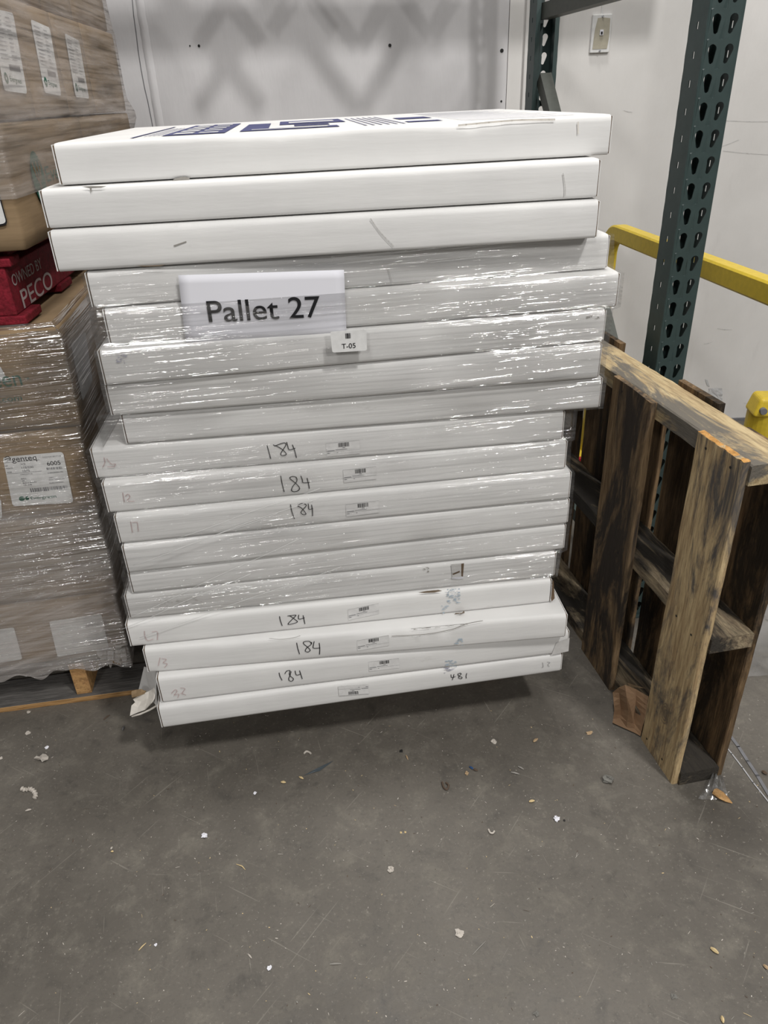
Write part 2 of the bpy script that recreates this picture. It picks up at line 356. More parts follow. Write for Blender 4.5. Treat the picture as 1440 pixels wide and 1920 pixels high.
LBL = ['topmost white flat carton, blue print on its lid',
 'white flat carton second from the top, grey scuff on its upper edge',
 'lowest of the three unwrapped white cartons, just above the stretch film',
 'highest film-wrapped white carton, behind the top of the Pallet 27 paper',
 'white carton behind the lower half of the Pallet 27 paper, film over it',
 'white carton carrying the small T-05 tag at its upper edge',
 'wrapped white carton directly under the one with the T-05 tag',
 'wrapped white carton set in at its left end, right above the topmost handwritten 184',
 'topmost carton with a black handwritten 184, its left end sticking out beyond the carton above',
 'wrapped carton with a handwritten 184 and a red pencilled 12, second 184 from the top',
 'wrapped carton with the third handwritten 184 from the top, above two unmarked cartons',
 'unmarked wrapped white carton directly under the third handwritten 184 from the top',
 'thin-looking unmarked wrapped carton, above the one with a square torn hole',
 'white carton with a small square torn hole near its right end',
 'white carton with a handwritten 184 and blue ink smear on its upper edge',
 'white carton with a 184 and a crushed, dented top edge showing its dusty lid',
 'white carton with torn brown flap at its left end, second from the bottom',
 'bottom white carton of the stack, its handwritten 184 upside down']
boxes = []; bplanes = []
DENT = {0: [(.28, .52, .006), (.62, .86, .008)], 15: [(.15, .24, .008), (.48, .80, .018)], 16: [(.45, .72, .008)], 14: [(.70, .78, .006)], 3: [(.0, .05, .004)]}
for i, (x, y, a, zl, zbl, zr, zbr) in enumerate(BOX):
    t = empty('flat_carton', (x, y, zbl), a)
    tag(t, LBL[i], 'carton', 'white flat cartons stacked on the pallet')
    M = WM[t]; boxes.append(t); pl = Plane((x, y), math.degrees(a)); bplanes.append(pl)
    g = .0012
    def zt(u, zl=zl, zr=zr, zb=zbl): return zl + (zr - zl) * u / BW - zb - g
    def zb_(u, a_=zbl, b_=zbr): return a_ + (b_ - a_) * u / BW - a_ + g
    mb = MB(); rows = []; ns = 90; e0 = .0045
    for k in range(ns + 1):
        u = e0 + (BW - 2 * e0) * k / ns; T = zt(u); B = zb_(u)
        dn = 0
        for (d0, d1, dd) in DENT.get(i, []):
            q = (u / BW - d0) / (d1 - d0)
            if 0 < q < 1: dn += dd * math.sin(math.pi * q) * (.7 + .5 * nz(u * 30, i))
        bow = .0012 * nz(u * 4, i * 3.1) + .0005 * nz(u * 22, i) ; sg = .0012 * nz(u * 5, i * 1.7 + 9) + .0005 * nz(u * 40, i * 2)
        yf = bow
        prof = [(BD, B), (BD, T), (.10, T), (.035 + dn, T - abs(sg) * .3), (.010 + dn * .6, T - .0006 - dn * .12), (.0055, T - .0015 - dn * .6), (.0018, T - .0045 - dn), (yf, T - .011 - dn * 1.1), (yf - .0008, T * .6 + B * .4), (yf, T * .25 + B * .75), (yf, B + .006), (.0015, B + .0015), (.004, B)]
        rows.append([M @ Vector((u, yy, zz)) for yy, zz in prof])
    mb.grid(rows, True); mb.cap(rows[0][::-1]); mb.cap(rows[-1])
    b = mb.build('body', WHITE, t, smooth=True)
    md = b.modifiers.new('es', 'EDGE_SPLIT'); md.split_angle = math.radians(50)
    for side in (0, 1):      # the tucked end: brown corrugated edge under a white outer ply
        mb = MB()
        u0, u1, u2 = (e0, .0018, .0) if side == 0 else (BW - e0, BW - .0018, BW)
        def sl(ua, ub, in_, m_):
            mb.cur = m_
            lo, hi = min(ua, ub), max(ua, ub)
            mb.box((lo, in_, 0), (hi, BD - in_, 1), lambda p: M @ Vector((p.x, p.y, (zt(p.x) - .0015 - in_ * .5) if p.z > .5 else zb_(p.x) + .0008 + in_ * .3)))
        sl(u0, u1, .0035, 1); sl(u1, u2, .0015 if side == 0 else .004, 0)
        mb.build('end_flap', [WHITE, KDARK], t)

def marks(i, polylines, name, mat, wd, smooth=True):
    mb = MB(); pl = bplanes[i]
    for s in polylines:
        P = [pl.at(u, v, .0026) for u, v in s]
        if smooth and len(P) > 2: P = smooth_line(P)
        ribbon(mb, P, pl.n, wd)
    return mb.build(name, mat, boxes[i], merge=False)
def blot(i, pts, name, mat, off=.0022, n=0, jit=0):
    mb = MB(); pl = bplanes[i]; mb.poly([pl.at(u, v, off) for u, v in pts]); return mb.build(name, mat, boxes[i], merge=False)
def q6(x0, y0, s, pts): return [(x0 + a / s, y0 + b / s) for a, b in pts]
A6 = lambda pts: q6(480, 810, 6, pts)
B6 = lambda pts: q6(500, 1120, 6, pts)
marks(8, [A6([(125, 155), (145, 225), (165, 298)]), A6([(195, 145), (245, 165), (300, 200), (340, 245), (325, 262), (290, 265), (278, 245), (300, 205), (335, 150), (328, 125), (290, 128), (210, 158)]), A6([(345, 115), (355, 150), (375, 200), (440, 182)]), A6([(410, 145), (435, 210), (455, 290)])], 'marker_number', INK, .0017)
marks(9, [A6([(278, 495), (295, 585), (317, 672)]), A6([(455, 525), (450, 508), (410, 500), (380, 515), (400, 540), (450, 580), (490, 630), (470, 662), (425, 672), (400, 655), (415, 610), (455, 560), (462, 525)]), A6([(505, 495), (522, 540), (530, 570), (600, 568)]), A6([(575, 520), (590, 580), (600, 635)])], 'marker_number', INK, .0017)
marks(10, [A6([(388, 818), (405, 900), (432, 975)]), A6([(560, 815), (515, 805), (472, 830), (510, 855), (550, 900), (560, 925), (530, 930), (505, 905), (530, 870), (565, 830), (555, 810)]), A6([(588, 808), (592, 840), (598, 870), (640, 862)]), A6([(625, 820), (635, 880), (637, 945)])], 'marker_number', INK, .0017)
marks(14, [B6([(145, 215), (155, 265), (175, 320)]), B6([(237, 210), (280, 205), (330, 202), (300, 235), (240, 300), (280, 300), (345, 278), (320, 250), (265, 212), (237, 210)]), B6([(360, 198), (362, 245), (425, 230)]), B6([(410, 205), (420, 250), (430, 298)])], 'marker_number', INK, .0017)
marks(15, [B6([(338, 513), (350, 575), (370, 638)]), B6([(505, 525), (480, 495), (420, 500), (418, 525), (460, 560), (490, 595), (465, 615), (435, 605), (450, 570), (500, 530), (505, 505)]), B6([(535, 497), (525, 540), (528, 572), (600, 570)]), B6([(592, 515), (598, 580), (595, 642)])], 'marker_number', INK, .0017)
marks(16, [B6([(140, 850), (150, 890), (173, 933)]), B6([(205, 860), (225, 830), (262, 825), (255, 860), (270, 890), (300, 915), (290, 940), (260, 942), (248, 915), (262, 880), (275, 835)]), B6([(320, 828), (335, 875), (385, 862)]), B6([(370, 825), (385, 870), (400, 917)])], 'marker_number', INK, .0017)
C4 = lambda pts: q6(740, 1030, 4, pts)
marks(17, [C4([(541, 930), (536, 950), (538, 967)]), C4([(495, 930), (475, 935), (482, 950), (505, 960), (500, 970), (480, 965), (485, 950), (500, 935), (490, 928)]), C4([(423, 940), (428, 962), (455, 955)]), C4([(445, 938), (440, 960), (432, 980)])], 'marker_number', INK, .0016)
D3 = lambda pts: q6(0, 820, 3, pts)
for i, ls in ((8, [D3([(585, 115), (590, 140), (578, 167)]), D3([(600, 120), (625, 150), (648, 150), (640, 165), (605, 165)])]),
              (9, [D3([(690, 312), (695, 340), (700, 365)]), D3([(705, 330), (720, 320), (730, 335), (715, 358), (755, 360)])]),
              (10, [D3([(735, 475), (740, 505), (745, 535)]), D3([(745, 480), (770, 478), (775, 505), (778, 528)])]),
              (14, [D3([(812, 1090), (815, 1120), (830, 1143), (862, 1135)]), D3([(855, 1095), (885, 1095), (885, 1140)])]),
              (15, [D3([(900, 1240), (890, 1285)]), D3([(910, 1245), (935, 1250), (918, 1268), (940, 1275), (925, 1295)])]),
              (16, [D3([(965, 1440), (985, 1420), (995, 1430), (980, 1450), (1005, 1445), (1000, 1465)]), D3([(1015, 1410), (1040, 1415), (1025, 1440), (1045, 1450), (1015, 1440)])])):
    marks(i, ls, 'pencil_number', REDINK, .0014)
marks(17, [C4([(1110, 850), (1115, 880), (1105, 885)]), C4([(1145, 845), (1165, 850), (1150, 865), (1160, 880)])], 'pencil_number', MIDINK, .0012)

def bars(mb, o, xd, yd, wd, h, n, seed):
    r = random.Random(seed); x = 0
    while x < wd:
        b_ = r.choice((.35, .7, 1.0)) * wd / n; mb.quad(o + xd * x, o + xd * min(x + b_, wd), o + xd * min(x + b_, wd) + yd * h, o + xd * x + yd * h); x += b_ + r.choice((.4, .7)) * wd / n
def small_label(i, tl, tr, flip=False):
    """clear sticker with a barcode and three lines of fine print; tl, tr are the pixels of its upper corners"""
    pl = bplanes[i]; a = pl.at(*tl, .0020); b = pl.at(*tr, .0020); xd = (b - a).normalized(); wd = (b - a).length; yd = Vector((0, 0, -1)); h = .030; n_ = pl.n
    mb = MB(); mb.quad(a, b, b + yd * h, a + yd * h); lab = mb.build('shipping_label', STICKER, boxes[i], merge=False)
    if flip: a = b + yd * h; xd = -xd; yd = -yd
    a = a + n_ * .0005
    mb = MB(); bars(mb, a + xd * wd * .36 + yd * .002, xd, yd, wd * .32, .0095, 15, i); mb.build('barcode', INK, lab, merge=False)
    mb = MB()
    for (x0, x1, yy, th) in ((.02, .24, .0175, .0013), (.27, .62, .0165, .0010), (.02, .10, .0225, .0013), (.30, .34, .0225, .0012), (.48, .56, .0130, .0012), (.0, 1., .0001, .0003), (.0, 1., .0205, .0003)):
        s = a + xd * wd * x0 + yd * yy; e = a + xd * wd * x1 + yd * yy; mb.quad(s, e, e + yd * th, s + yd * th)
    mb.build('fine_print', GREYINK, lab, merge=False)
small_label(8, (611, 831), (674, 825)); small_label(9, (643, 881), (705, 874)); small_label(10, (648, 946), (710, 938))
small_label(14, (652, 1143), (710, 1131)); small_label(15, (669, 1201), (729, 1191)); small_label(16, (691, 1241), (748, 1234)); small_label(17, (634, 1287), (691, 1283), True)

# lid print on the top carton
M0 = WM[boxes[0]]
def lid(x, y, off=.0010):
    zt_ = 1.3713 + (1.3775 - 1.3713) * x / BW - 1.3045
    return M0 @ Vector((x, y, zt_ + off - .0012))
mb = MB(); mb.cur = 0
def lq(x0, x1, y0, y1, off=.0010, skew=0): mb.quad(lid(x0, y0, off), lid(x1, y0, off), lid(x1 + skew, y1, off), lid(x0 + skew, y1, off))
lq(.125, .131, .03, .62); lq(.175, .285, .05, .64); lq(.310, .49, .07, .16); lq(.310, .36, .16, .5); lq(.38, .52, .34, .60); lq(.41, .48, .22, .3)
lq(.62, .685, .10, .16); lq(.63, .70, .30, .42)
mb.cur = 1
for k in range(5): lq(.19, .225, .09 + k * .11, .15 + k * .11, .0016); lq(.235, .27, .09 + k * .11, .13 + k * .11, .0016)
lq(.33, .47, .10, .125, .0016); lq(.40, .50, .42, .5, .0016)
mb.cur = 2
for k in range(6): lq(.535 + .014 * k, .540 + .014 * k, .06, .6)
for k in range(20): lq(.715, .92 - .03 * (k % 3), .05 + k * .033, .058 + k * .033)
for k in range(4): lq(.14 + k * .008, .1425 + k * .008, .08, .5)
mb.build('lid_print', [NAVY, LABEL, LILAC], boxes[0], merge=False)

# scuffs and damage that belong to single cartons
blot(0, [(318, 341), (330, 334), (345, 331), (356, 334), (354, 337), (330, 340)], 'scuff', DIRT_CREASE)
blot(1, [(153, 350), (170, 349), (200, 349), (190, 352), (172, 353), (171, 362), (168, 353)], 'scuff', DIRT_CREASE)
blot(2, [(325, 460), (349, 452), (350, 454), (327, 462)], 'scratch', DIRT_CREASE)
blot(2, [(255, 498), (280, 498), (312, 496), (300, 499), (270, 500)], 'scuff', SCUFF)
marks(2, [[(695, 410), (712, 434), (738, 461)]], 'crease', CREASE, .0016)
marks(3, [[(727, 500), (736, 533)]], 'crease', CREASE, .0014)
marks(0, [[(860, 235), (960, 226), (1040, 224)]], 'crease', TORN, .003); marks(0, [[(1084, 229), (1084, 250)]], 'crease', TORN, .002)
marks(1, [[(1056, 325), (1060, 352), (1059, 368)]], 'crease', CREASE, .0016)
def smudge(i, x0, x1, y0, y1, mat, name='smudge', n=16, seed=1, slope=-.07):
    r = random.Random(seed); mb = MB(); pl = bplanes[i]
    for _ in range(n):
        u = r.uniform(x0, x1); v = r.uniform(y0, y1) + (u - x0) * slope; w_ = r.uniform(1., 3.6) ; h_ = r.uniform(.4, 1.2)
        mb.poly([pl.at(u + w_ * math.cos(t) * (1 + .4 * math.sin(3 * t + u)), v + h_ * math.sin(t), .0022 + r.random() * .0002) for t in [k * .9 for k in range(7)]])
    return mb.build(name, mat, boxes[i], merge=False)
smudge(5, 218, 236, 658, 682, LILAC, n=22, seed=3); smudge(5, 1100, 1125, 592, 600, DIRT_CREASE, n=12, seed=4)
smudge(13, 300, 380, 1125, 1140, CREASE, n=30, seed=5); smudge(13, 795, 805, 1062, 1075, DIRT_CREASE, n=6, seed=6)
smudge(14, 838, 862, 1104, 1131, BLUEINK, 'ink_smear', 48, 7, 0); smudge(14, 828, 840, 1136, 1150, BLUEINK, 'ink_smear', 12, 8, 0)
smudge(15, 852, 868, 1198, 1210, BLUEINK, 'ink_smear', 14, 9, 0); smudge(16, 835, 856, 1238, 1250, BLUEINK, 'ink_smear', 16, 10, 0); smudge(17, 832, 850, 1252, 1262, LILAC, 'ink_smear', 12, 11, 0)
blot(14, [(784, 1111), (800, 1108), (822, 1106), (829, 1108), (815, 1111), (795, 1112)], 'scuff', SCUFF)
marks(15, [[(735, 1193), (800, 1189), (848, 1180), (875, 1170), (905, 1164)], ], 'crease', DIRT_CREASE, .0016)  # shade of the folds painted on as flat grey ribbons
marks(15, [[(505, 1197), (525, 1199), (550, 1196), (563, 1192)]], 'crease', DIRT_CREASE, .0010)
# the punched hole
mb = MB(); pl = bplanes[13]
Q = [(846, 1058), (870, 1056), (868, 1082), (848, 1084)]
P = [pl.at(u, v, .0022) for u, v in Q]; cen = sum(P, Vector()) / 4
mb.poly(P); hole = mb.build('torn_hole', CREASE, boxes[13], merge=False)
mb = MB(); mb.poly([pl.at(u, v, .0027) for u, v in ((865, 1057), (870, 1056), (868, 1083), (865, 1080))]); mb.poly([pl.at(u, v, .0027) for u, v in ((848, 1076), (862, 1070), (862, 1073), (850, 1078))]); mb.build('brown_edge', KDARK, hole, merge=False)
mb = MB(); mb.poly([pl.at(u, v, .0027) for u, v in ((846, 1083), (868, 1081), (870, 1084), (860, 1086), (848, 1085))]); mb.build('lifted_ply', PAPER, hole, merge=False)
# torn corner on the right of the blue-smeared carton
mb = MB(); pl = bplanes[14]; mb.poly([pl.at(u, v, .0022) for u, v in ((1036, 1090), (1038, 1088), (1040, 1122), (1034, 1128), (1033, 1122))]); mb.build('torn_corner', KDARK, boxes[14], merge=False)
# crushed carton: standing flake, wrinkled dusty strip
Mq = WM[boxes[15]]; pl = bplanes[15]
def lid15(x, y, o=.0012):
    return Mq @ Vector((x, y, .0705 + o - .004 * x))
c = at_floor(862, 1152, .355)
mb = MB(); mb.poly([c + Vector(p) for p in ((-.012, 0, .001), (.012, .004, .001), (.010, .0, .010), (.003, -.004, .005), (-.010, -.002, .006))]); mb.build('lifted_flake', SCUFF, boxes[15], merge=False, solid=.0006)
mb = MB(); r = random.Random(5)
for _ in range(70):
    u = r.uniform(770, 870); v = 1170 - (u - 770) * .10 + r.uniform(-5, 12); c = pl.at(u, v, .0015)
    c.z = min(c.z, .352); l_ = r.uniform(.004, .014); mb.quad(c, c + pl.a * l_, c + pl.a * l_ + Vector((0, 0, .0007)), c + Vector((0, 0, .0009)))
mb.build('wrinkle', DIRT_CREASE, boxes[15], merge=False)
# the torn left end of the carton second from the bottom: a limp flap hanging out, and a split brown ply
t16 = boxes[16]; zf = .226
def F3(u, v, Y): 
    d = ray(u, v); return CO + d * (Y / d.y)
fl = [(271, 1252, 1.40), (262, 1292, 1.36), (290, 1300, 1.335), (295, 1262, 1.37)]
def sheet(name, rows, mats, parent, th=.0025):
    mb = MB(); mb.grid(rows); return mb.build(name, mats, parent, solid=th)
sheet('hanging_flap', [[F3(271, 1250, 1.42), F3(283, 1254, 1.37), F3(295, 1260, 1.33)], [F3(264, 1280, 1.40), F3(278, 1284, 1.36), F3(292, 1286, 1.31)], [F3(260, 1296, 1.39), F3(276, 1300, 1.35), F3(293, 1322, 1.30)]], WHITE, t16)
sheet('torn_flap', [[F3(250, 1311, 1.33), F3(265, 1302, 1.325), F3(280, 1296, 1.32), F3(289, 1290, 1.315)], [F3(254, 1317, 1.32), F3(266, 1316, 1.315), F3(279, 1310, 1.31), F3(290, 1303, 1.30)],
                    [F3(247, 1323, 1.31), F3(260, 1326, 1.305), F3(276, 1319, 1.30), F3(289, 1310, 1.295)], [F3(244, 1342, 1.30), F3(258, 1336, 1.30), F3(272, 1331, 1.295), F3(284, 1318, 1.29)]], TORN, t16)
sheet('brown_ply', [[F3(247, 1296, 1.335), F3(256, 1293, 1.335), F3(265, 1292, 1.33), F3(274, 1296, 1.33)], [F3(247, 1303, 1.33), F3(257, 1300, 1.33), F3(265, 1299, 1.325), F3(273, 1298, 1.325)], [F3(248, 1308, 1.325), F3(256, 1306, 1.32), F3(263, 1303, 1.32), F3(271, 1300, 1.32)]], KRAFT, t16)
sheet('lower_ply', [[F3(246, 1343, 1.305), F3(262, 1338, 1.30), F3(280, 1330, 1.30), F3(294, 1322, 1.295)], [F3(247, 1344, 1.30), F3(263, 1340, 1.297), F3(281, 1332, 1.295), F3(296, 1323, 1.29)]], TORN, t16, .002)
# yellowed tape on the right end of the same carton
blot(16, [(1043, 1205), (1068, 1196), (1066, 1221), (1034, 1228)], 'tape', CREASE)

# ------------------------------------------------------------------ stretch film around loads
def wrap(rows, name, mat, parent=None, nf=70, nsd=26, sub=5, amp=.0015, fz=90., fx=3., seed=0., ragged=0.0):
    out = []
    for i in range(len(rows) - 1):
        for k in range(sub if i < len(rows) - 2 else sub + 1):
            t = k / sub; out.append([a.lerp(b, t) for a, b in zip(rows[i], rows[i + 1])])
    G = []
    for ri, cs in enumerate(out):
        cen = sum(cs, Vector()) / 4; loop = []
        for e, n_ in ((0, nf), (1, nsd), (2, nf // 3), (3, nsd)):
            a, b = cs[e], cs[(e + 1) % 4]; d = (b - a); d.z = 0; d.normalize(); nr = Vector((d.y, -d.x, 0))
            for j in range(n_):
                t = j / n_; p = a.lerp(b, t)
                k = math.sin(math.pi * min(1, max(0, t))) ** .4
                q = amp * k * (nz(p.x * fx + p.y * fx, p.z * fz, seed) + .5)
                p = p + nr * q
                if ragged and ri >= len(out) - 3: p.z += ragged * nz(p.x * 18 + p.y * 18, ri * .3, seed + 4) * (1 if ri == len(out) - 1 else .4)
                loop.append(p)
        G.append(loop)
    mb = MB(); mb.grid(G, True)
    return mb.build(name, mat, parent, smooth=True)
def outline(i, top, off):
    x, y, a, zl, zbl, zr, zbr = BOX[i]; c, s = math.cos(a), math.sin(a)
    z0, z1 = (zl, zr) if top else (zbl, zbr)
    def P(u, v, z): return Vector((x + u * c - v * s, y + u * s + v * c, z))
    e = .0015 if top else -.0015
    return [P(-off, -off, z0 - e), P(BW + off, -off, z1 - e), P(BW + off, BD + off, z1 - e), P(-off, BD + off, z0 - e)]
rows = []
for i in range(3, 14):
    rows.append(outline(i, True, .0042)); rows.append(outline(i, False, .0042))
# film spans recesses: pull recessed corners outwards towards their neighbours
c6, s6 = math.cos(.105), math.sin(.105); ux, uy = Vector((c6, s6, 0)), Vector((-s6, c6, 0))
SG = [(-1, -1), (1, -1), (1, 1), (-1, 1)]
orig = [[p.copy() for p in r] for r in rows]
for rr in range(1, len(rows) - 1):
    for k in range(4):
        for ax, sg in ((ux, SG[k][0]), (uy, SG[k][1])):
            e = orig[rr][k].dot(ax) * sg; m_ = 0
            for w_ in (1, 2):
                if rr - w_ >= 0 and rr + w_ < len(rows):
                    ea = orig[rr - w_][k].dot(ax) * sg; eb = orig[rr + w_][k].dot(ax) * sg; m_ = max(m_, (ea + eb) / 2 - e)
            rows[rr][k] += ax * sg * max(0, m_) * (.9 if k == 0 else .45)
film = wrap(rows, 'stretch_wrap', FILM, amp=.0016, seed=3.)
tag(film, 'clear stretch film wound around the middle of the white carton stack', 'stretch film')
# loose twisted strands of the film running diagonally down the front
PF = Plane((-.56, 1.318), 6.4)
mb = MB()
for a, b in (((228, 1180), (470, 1075)), ((262, 1196), (640, 1062)), ((240, 1160), (560, 1010)), ((300, 1040), (620, 925)), ((250, 1060), (520, 962)), ((330, 1010), (600, 915)), ((1128, 640), (1040, 672))):
    P = [PF.at(a[0] + (b[0] - a[0]) * t, a[1] + (b[1] - a[1]) * t + math.sin(t * 9) * 1.2, .014) for t in [k / 14 for k in range(15)]]
    mb = MB(); mb.tube(P, .00045, 5); mb.build('film_strand', STRAND, film, smooth=True)

# paper sheet and tag
pl = bplanes[4]
def sheet_px(name, pts, mat, off, th=.0006, bend=.0015):
    a, b, c_, d_ = [pl.at(u, v, off) for u, v in pts]; mb = MB(); rows = []
    for i in range(9):
        r_ = []
        for j in range(17):
            p = a.lerp(b, j / 16).lerp(d_.lerp(c_, j / 16), i / 8); p = p + pl.n * (bend * nz(j * .35, i * .3, off * 900)); r_.append(p)
        rows.append(r_)
    mb.grid(rows); return mb.build(name, mat, None, smooth=True, solid=th), (a, b, c_, d_)
pap, (a, b, c_, d_) = sheet_px('paper_sheet', ((334, 516), (645, 506), (650, 630), (348, 642)), PAPER, .0085, bend=.0007)
tag(pap, 'white paper sheet reading Pallet 27 under the film', 'paper sign')
xd = (b - a).normalized(); yd = Vector((0, 0, 1))
o1 = pl.at(392, 604, .0105); o2 = pl.at(602, 594, .0105)
text('Pallet 27', 'lettering', INK, pap, o1, (o2 - o1), yd, .0405, width=(o2 - o1).length)
pl5 = bplanes[5]; save = pl
def rr_card(pts, rad, name, mat, plane, off, parent=None, th=.0008):
    a, b, c_, d_ = [plane.at(u, v, off) for u, v in pts]; Pq = []
    for (p, q, r) in ((d_, a, b), (a, b, c_), (b, c_, d_), (c_, d_, a)):
        u1 = (p - q).normalized() * rad; u2 = (r - q).normalized() * rad
        for t in (0, .25, .5, .75, 1): Pq.append(q + u1 * (1 - t) ** 2 + u2 * t ** 2)
    mb = MB(); mb.poly([x + plane.n * th for x in Pq]); mb.poly(Pq[::-1]); mb.grid([Pq, [x + plane.n * th for x in Pq]], True)
    return mb.build(name, mat, parent)
tagc = rr_card(((619, 622), (687, 617), (688, 657), (623, 661)), .004, 'location_tag', LABEL, pl5, .0230)
tag(tagc, 'small rounded white card reading T-05, over the film below the paper sheet', 'tag')
o1 = pl5.at(641, 654, .0245); o2 = pl5.at(667, 652, .0245)
text('T-05', 'lettering', INK, tagc, o1, o2 - o1, yd, .0098, width=(o2 - o1).length)
mb = MB(); o3 = pl5.at(648, 635, .0245); bars(mb, o3, (o2 - o1).normalized(), yd, .010, .010, 9, 3); mb.build('barcode', INK, tagc, merge=False)

# pallet under the stack
def pallet_local(root, mats, L, Wd, z0, hgt, nb, th=.016, fr=.038, stringer_mat=None, over=0):
    Mx = WM[root]
    for k in range(3):
        yk = 0
        mb = MB(); x = (L - fr) * k / 2; mb.box((x, 0.004, z0 + th), (x + fr, Wd - .004, z0 + hgt - th), lambda p: Mx @ p); mb.build('stringer', stringer_mat or mats, root, bevel=.002)
    for top in (0, 1):
        for k in range(nb):
            y = (Wd - .09) * k / (nb - 1); zz = z0 + (hgt - th if top else 0)
            mb = MB(); mb.box((-over, y, zz), (L + over, y + .09, zz + th), lambda p: Mx @ p); mb.build('top_board' if top else 'bottom_board', mats, root, bevel=.0015)
t = empty('wooden_pallet', (-.36, 1.51, 0), .1); tag(t, 'wooden pallet in deep shade carrying the white carton stack', 'pallet', 'pallets')
pallet_local(t, WOOD_NEW, .66, .62, 0, .147, 4)

# ------------------------------------------------------------------ standing wooden pallet on the right
O = at_floor(1259, 1471); ang = math.radians(10)
t = empty('wooden_pallet', O, ang); tag(t, 'weathered wooden pallet standing on its side beside the rack post', 'pallet', 'pallets'); M = WM[t]
def wavy_board(lo, hi, axis, seed, amp=.0025, segs=26, rag=0.0):
    """board with its grain along axis ('z' or 'y'), edges wandering a little, one end optionally broken"""
    mb = MB(); x0, y0, z0 = lo; x1, y1, z1 = hi; rows = []
    for k in range(segs + 1):
        t_ = k / segs; w1 = amp * nz(t_ * 6, seed) + amp * .5 * nz(t_ * 25, seed); w2 = amp * nz(t_ * 6, seed + 7) + amp * .5 * nz(t_ * 25, seed + 3)
        wx = .0012 * nz(t_ * 4, seed + 11)
        if axis == 'z':
            z = z0 + (z1 - z0) * t_
            za = z; zb2 = z
            if k == segs: za += rag * nz(seed, 1); zb2 += rag * nz(seed, 2)
            c = .003
            rows.append([(x0 + wx, y0 + w1 + c, za), (x0 + wx, (y0 + y1) / 2, (za + zb2) / 2 + (rag * nz(seed, 5) if k == segs else 0)), (x0 + wx, y1 + w2 - c, zb2), (x0 + wx + c * .7, y1 + w2, zb2), (x1 + wx, y1 + w2, zb2), (x1 + wx, y0 + w1, za), (x0 + wx + c * .7, y0 + w1, za)])
        else:
            y = y0 + (y1 - y0) * t_
            c = .003
            rows.append([(x0 + w1, y, z0), (x0 + w1, y, z1 + w2 - c), (x0 + w1 + c, y, z1 + w2), (x1 + w2 * 1.5 - c, y, z1 + w1), (x1 + w2 * 1.5, y, z1 + w1 - c), (x1 + w2, y, z0)])
    rows = [[M @ Vector(p) for p in r] for r in rows]
    mb.grid(rows, True); mb.cap(rows[0][::-1]); mb.cap(rows[-1]); return mb
X0, X1, X2, X3 = 0.0, .015, .111, .127
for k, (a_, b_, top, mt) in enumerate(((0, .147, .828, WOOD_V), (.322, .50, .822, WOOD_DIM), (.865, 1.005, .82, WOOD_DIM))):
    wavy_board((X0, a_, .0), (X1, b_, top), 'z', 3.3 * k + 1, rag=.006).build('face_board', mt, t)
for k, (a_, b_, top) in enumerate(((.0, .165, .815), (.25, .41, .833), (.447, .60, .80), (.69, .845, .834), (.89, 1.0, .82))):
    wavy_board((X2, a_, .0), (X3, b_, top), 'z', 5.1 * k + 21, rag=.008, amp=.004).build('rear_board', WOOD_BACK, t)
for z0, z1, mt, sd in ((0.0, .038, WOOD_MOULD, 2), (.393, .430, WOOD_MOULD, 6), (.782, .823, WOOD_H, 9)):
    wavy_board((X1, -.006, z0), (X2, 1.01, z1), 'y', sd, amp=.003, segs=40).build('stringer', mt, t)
mb = MB()      # freshly split top end of the near board
mb.grid([[M @ Vector((X0 + .0005 + x_, y_, .8285 + .003 * nz(y_ * 60, x_ * 90))) for x_ in (0, .005, .010, .0145)] for y_ in [k * .147 / 18 for k in range(19)]])
mb.build('split_end', ENDGR, t)
mb = MB()
for y_, z_ in ((.03, .805), (.11, .808), (.04, .41), (.10, .415), (.05, .03), (.12, .025), (.36, .80), (.45, .803), (.37, .41)):
    c = M @ Vector((-.0012, y_, z_)); e1 = M.to_3x3() @ Vector((0, 1, 0))
    mb = MB(); mb.poly([c + e1 * math.cos(q) * .003 + Vector((0, 0, math.sin(q) * .003)) for q in [k * .785 for k in range(8)]]); mb.build('nail_head', BLACK, t, merge=False)
mb = MB()
for k, (ra, rb) in enumerate(((.005, .008), (.012, .014), (.018, .0195))):
    c = M @ Vector((-.0014, .072, .155)); e1 = M.to_3x3() @ Vector((0, 1, 0)); R = []
    mb.grid([[c + e1 * math.cos(q) * r_ * .8 + Vector((0, 0, math.sin(q) * r_ * 1.5)) for q in [j * 2 * math.pi / 20 for j in range(20)]] for r_ in (ra, rb)], True)
mb.build('knot', SCUFF, t, merge=False)

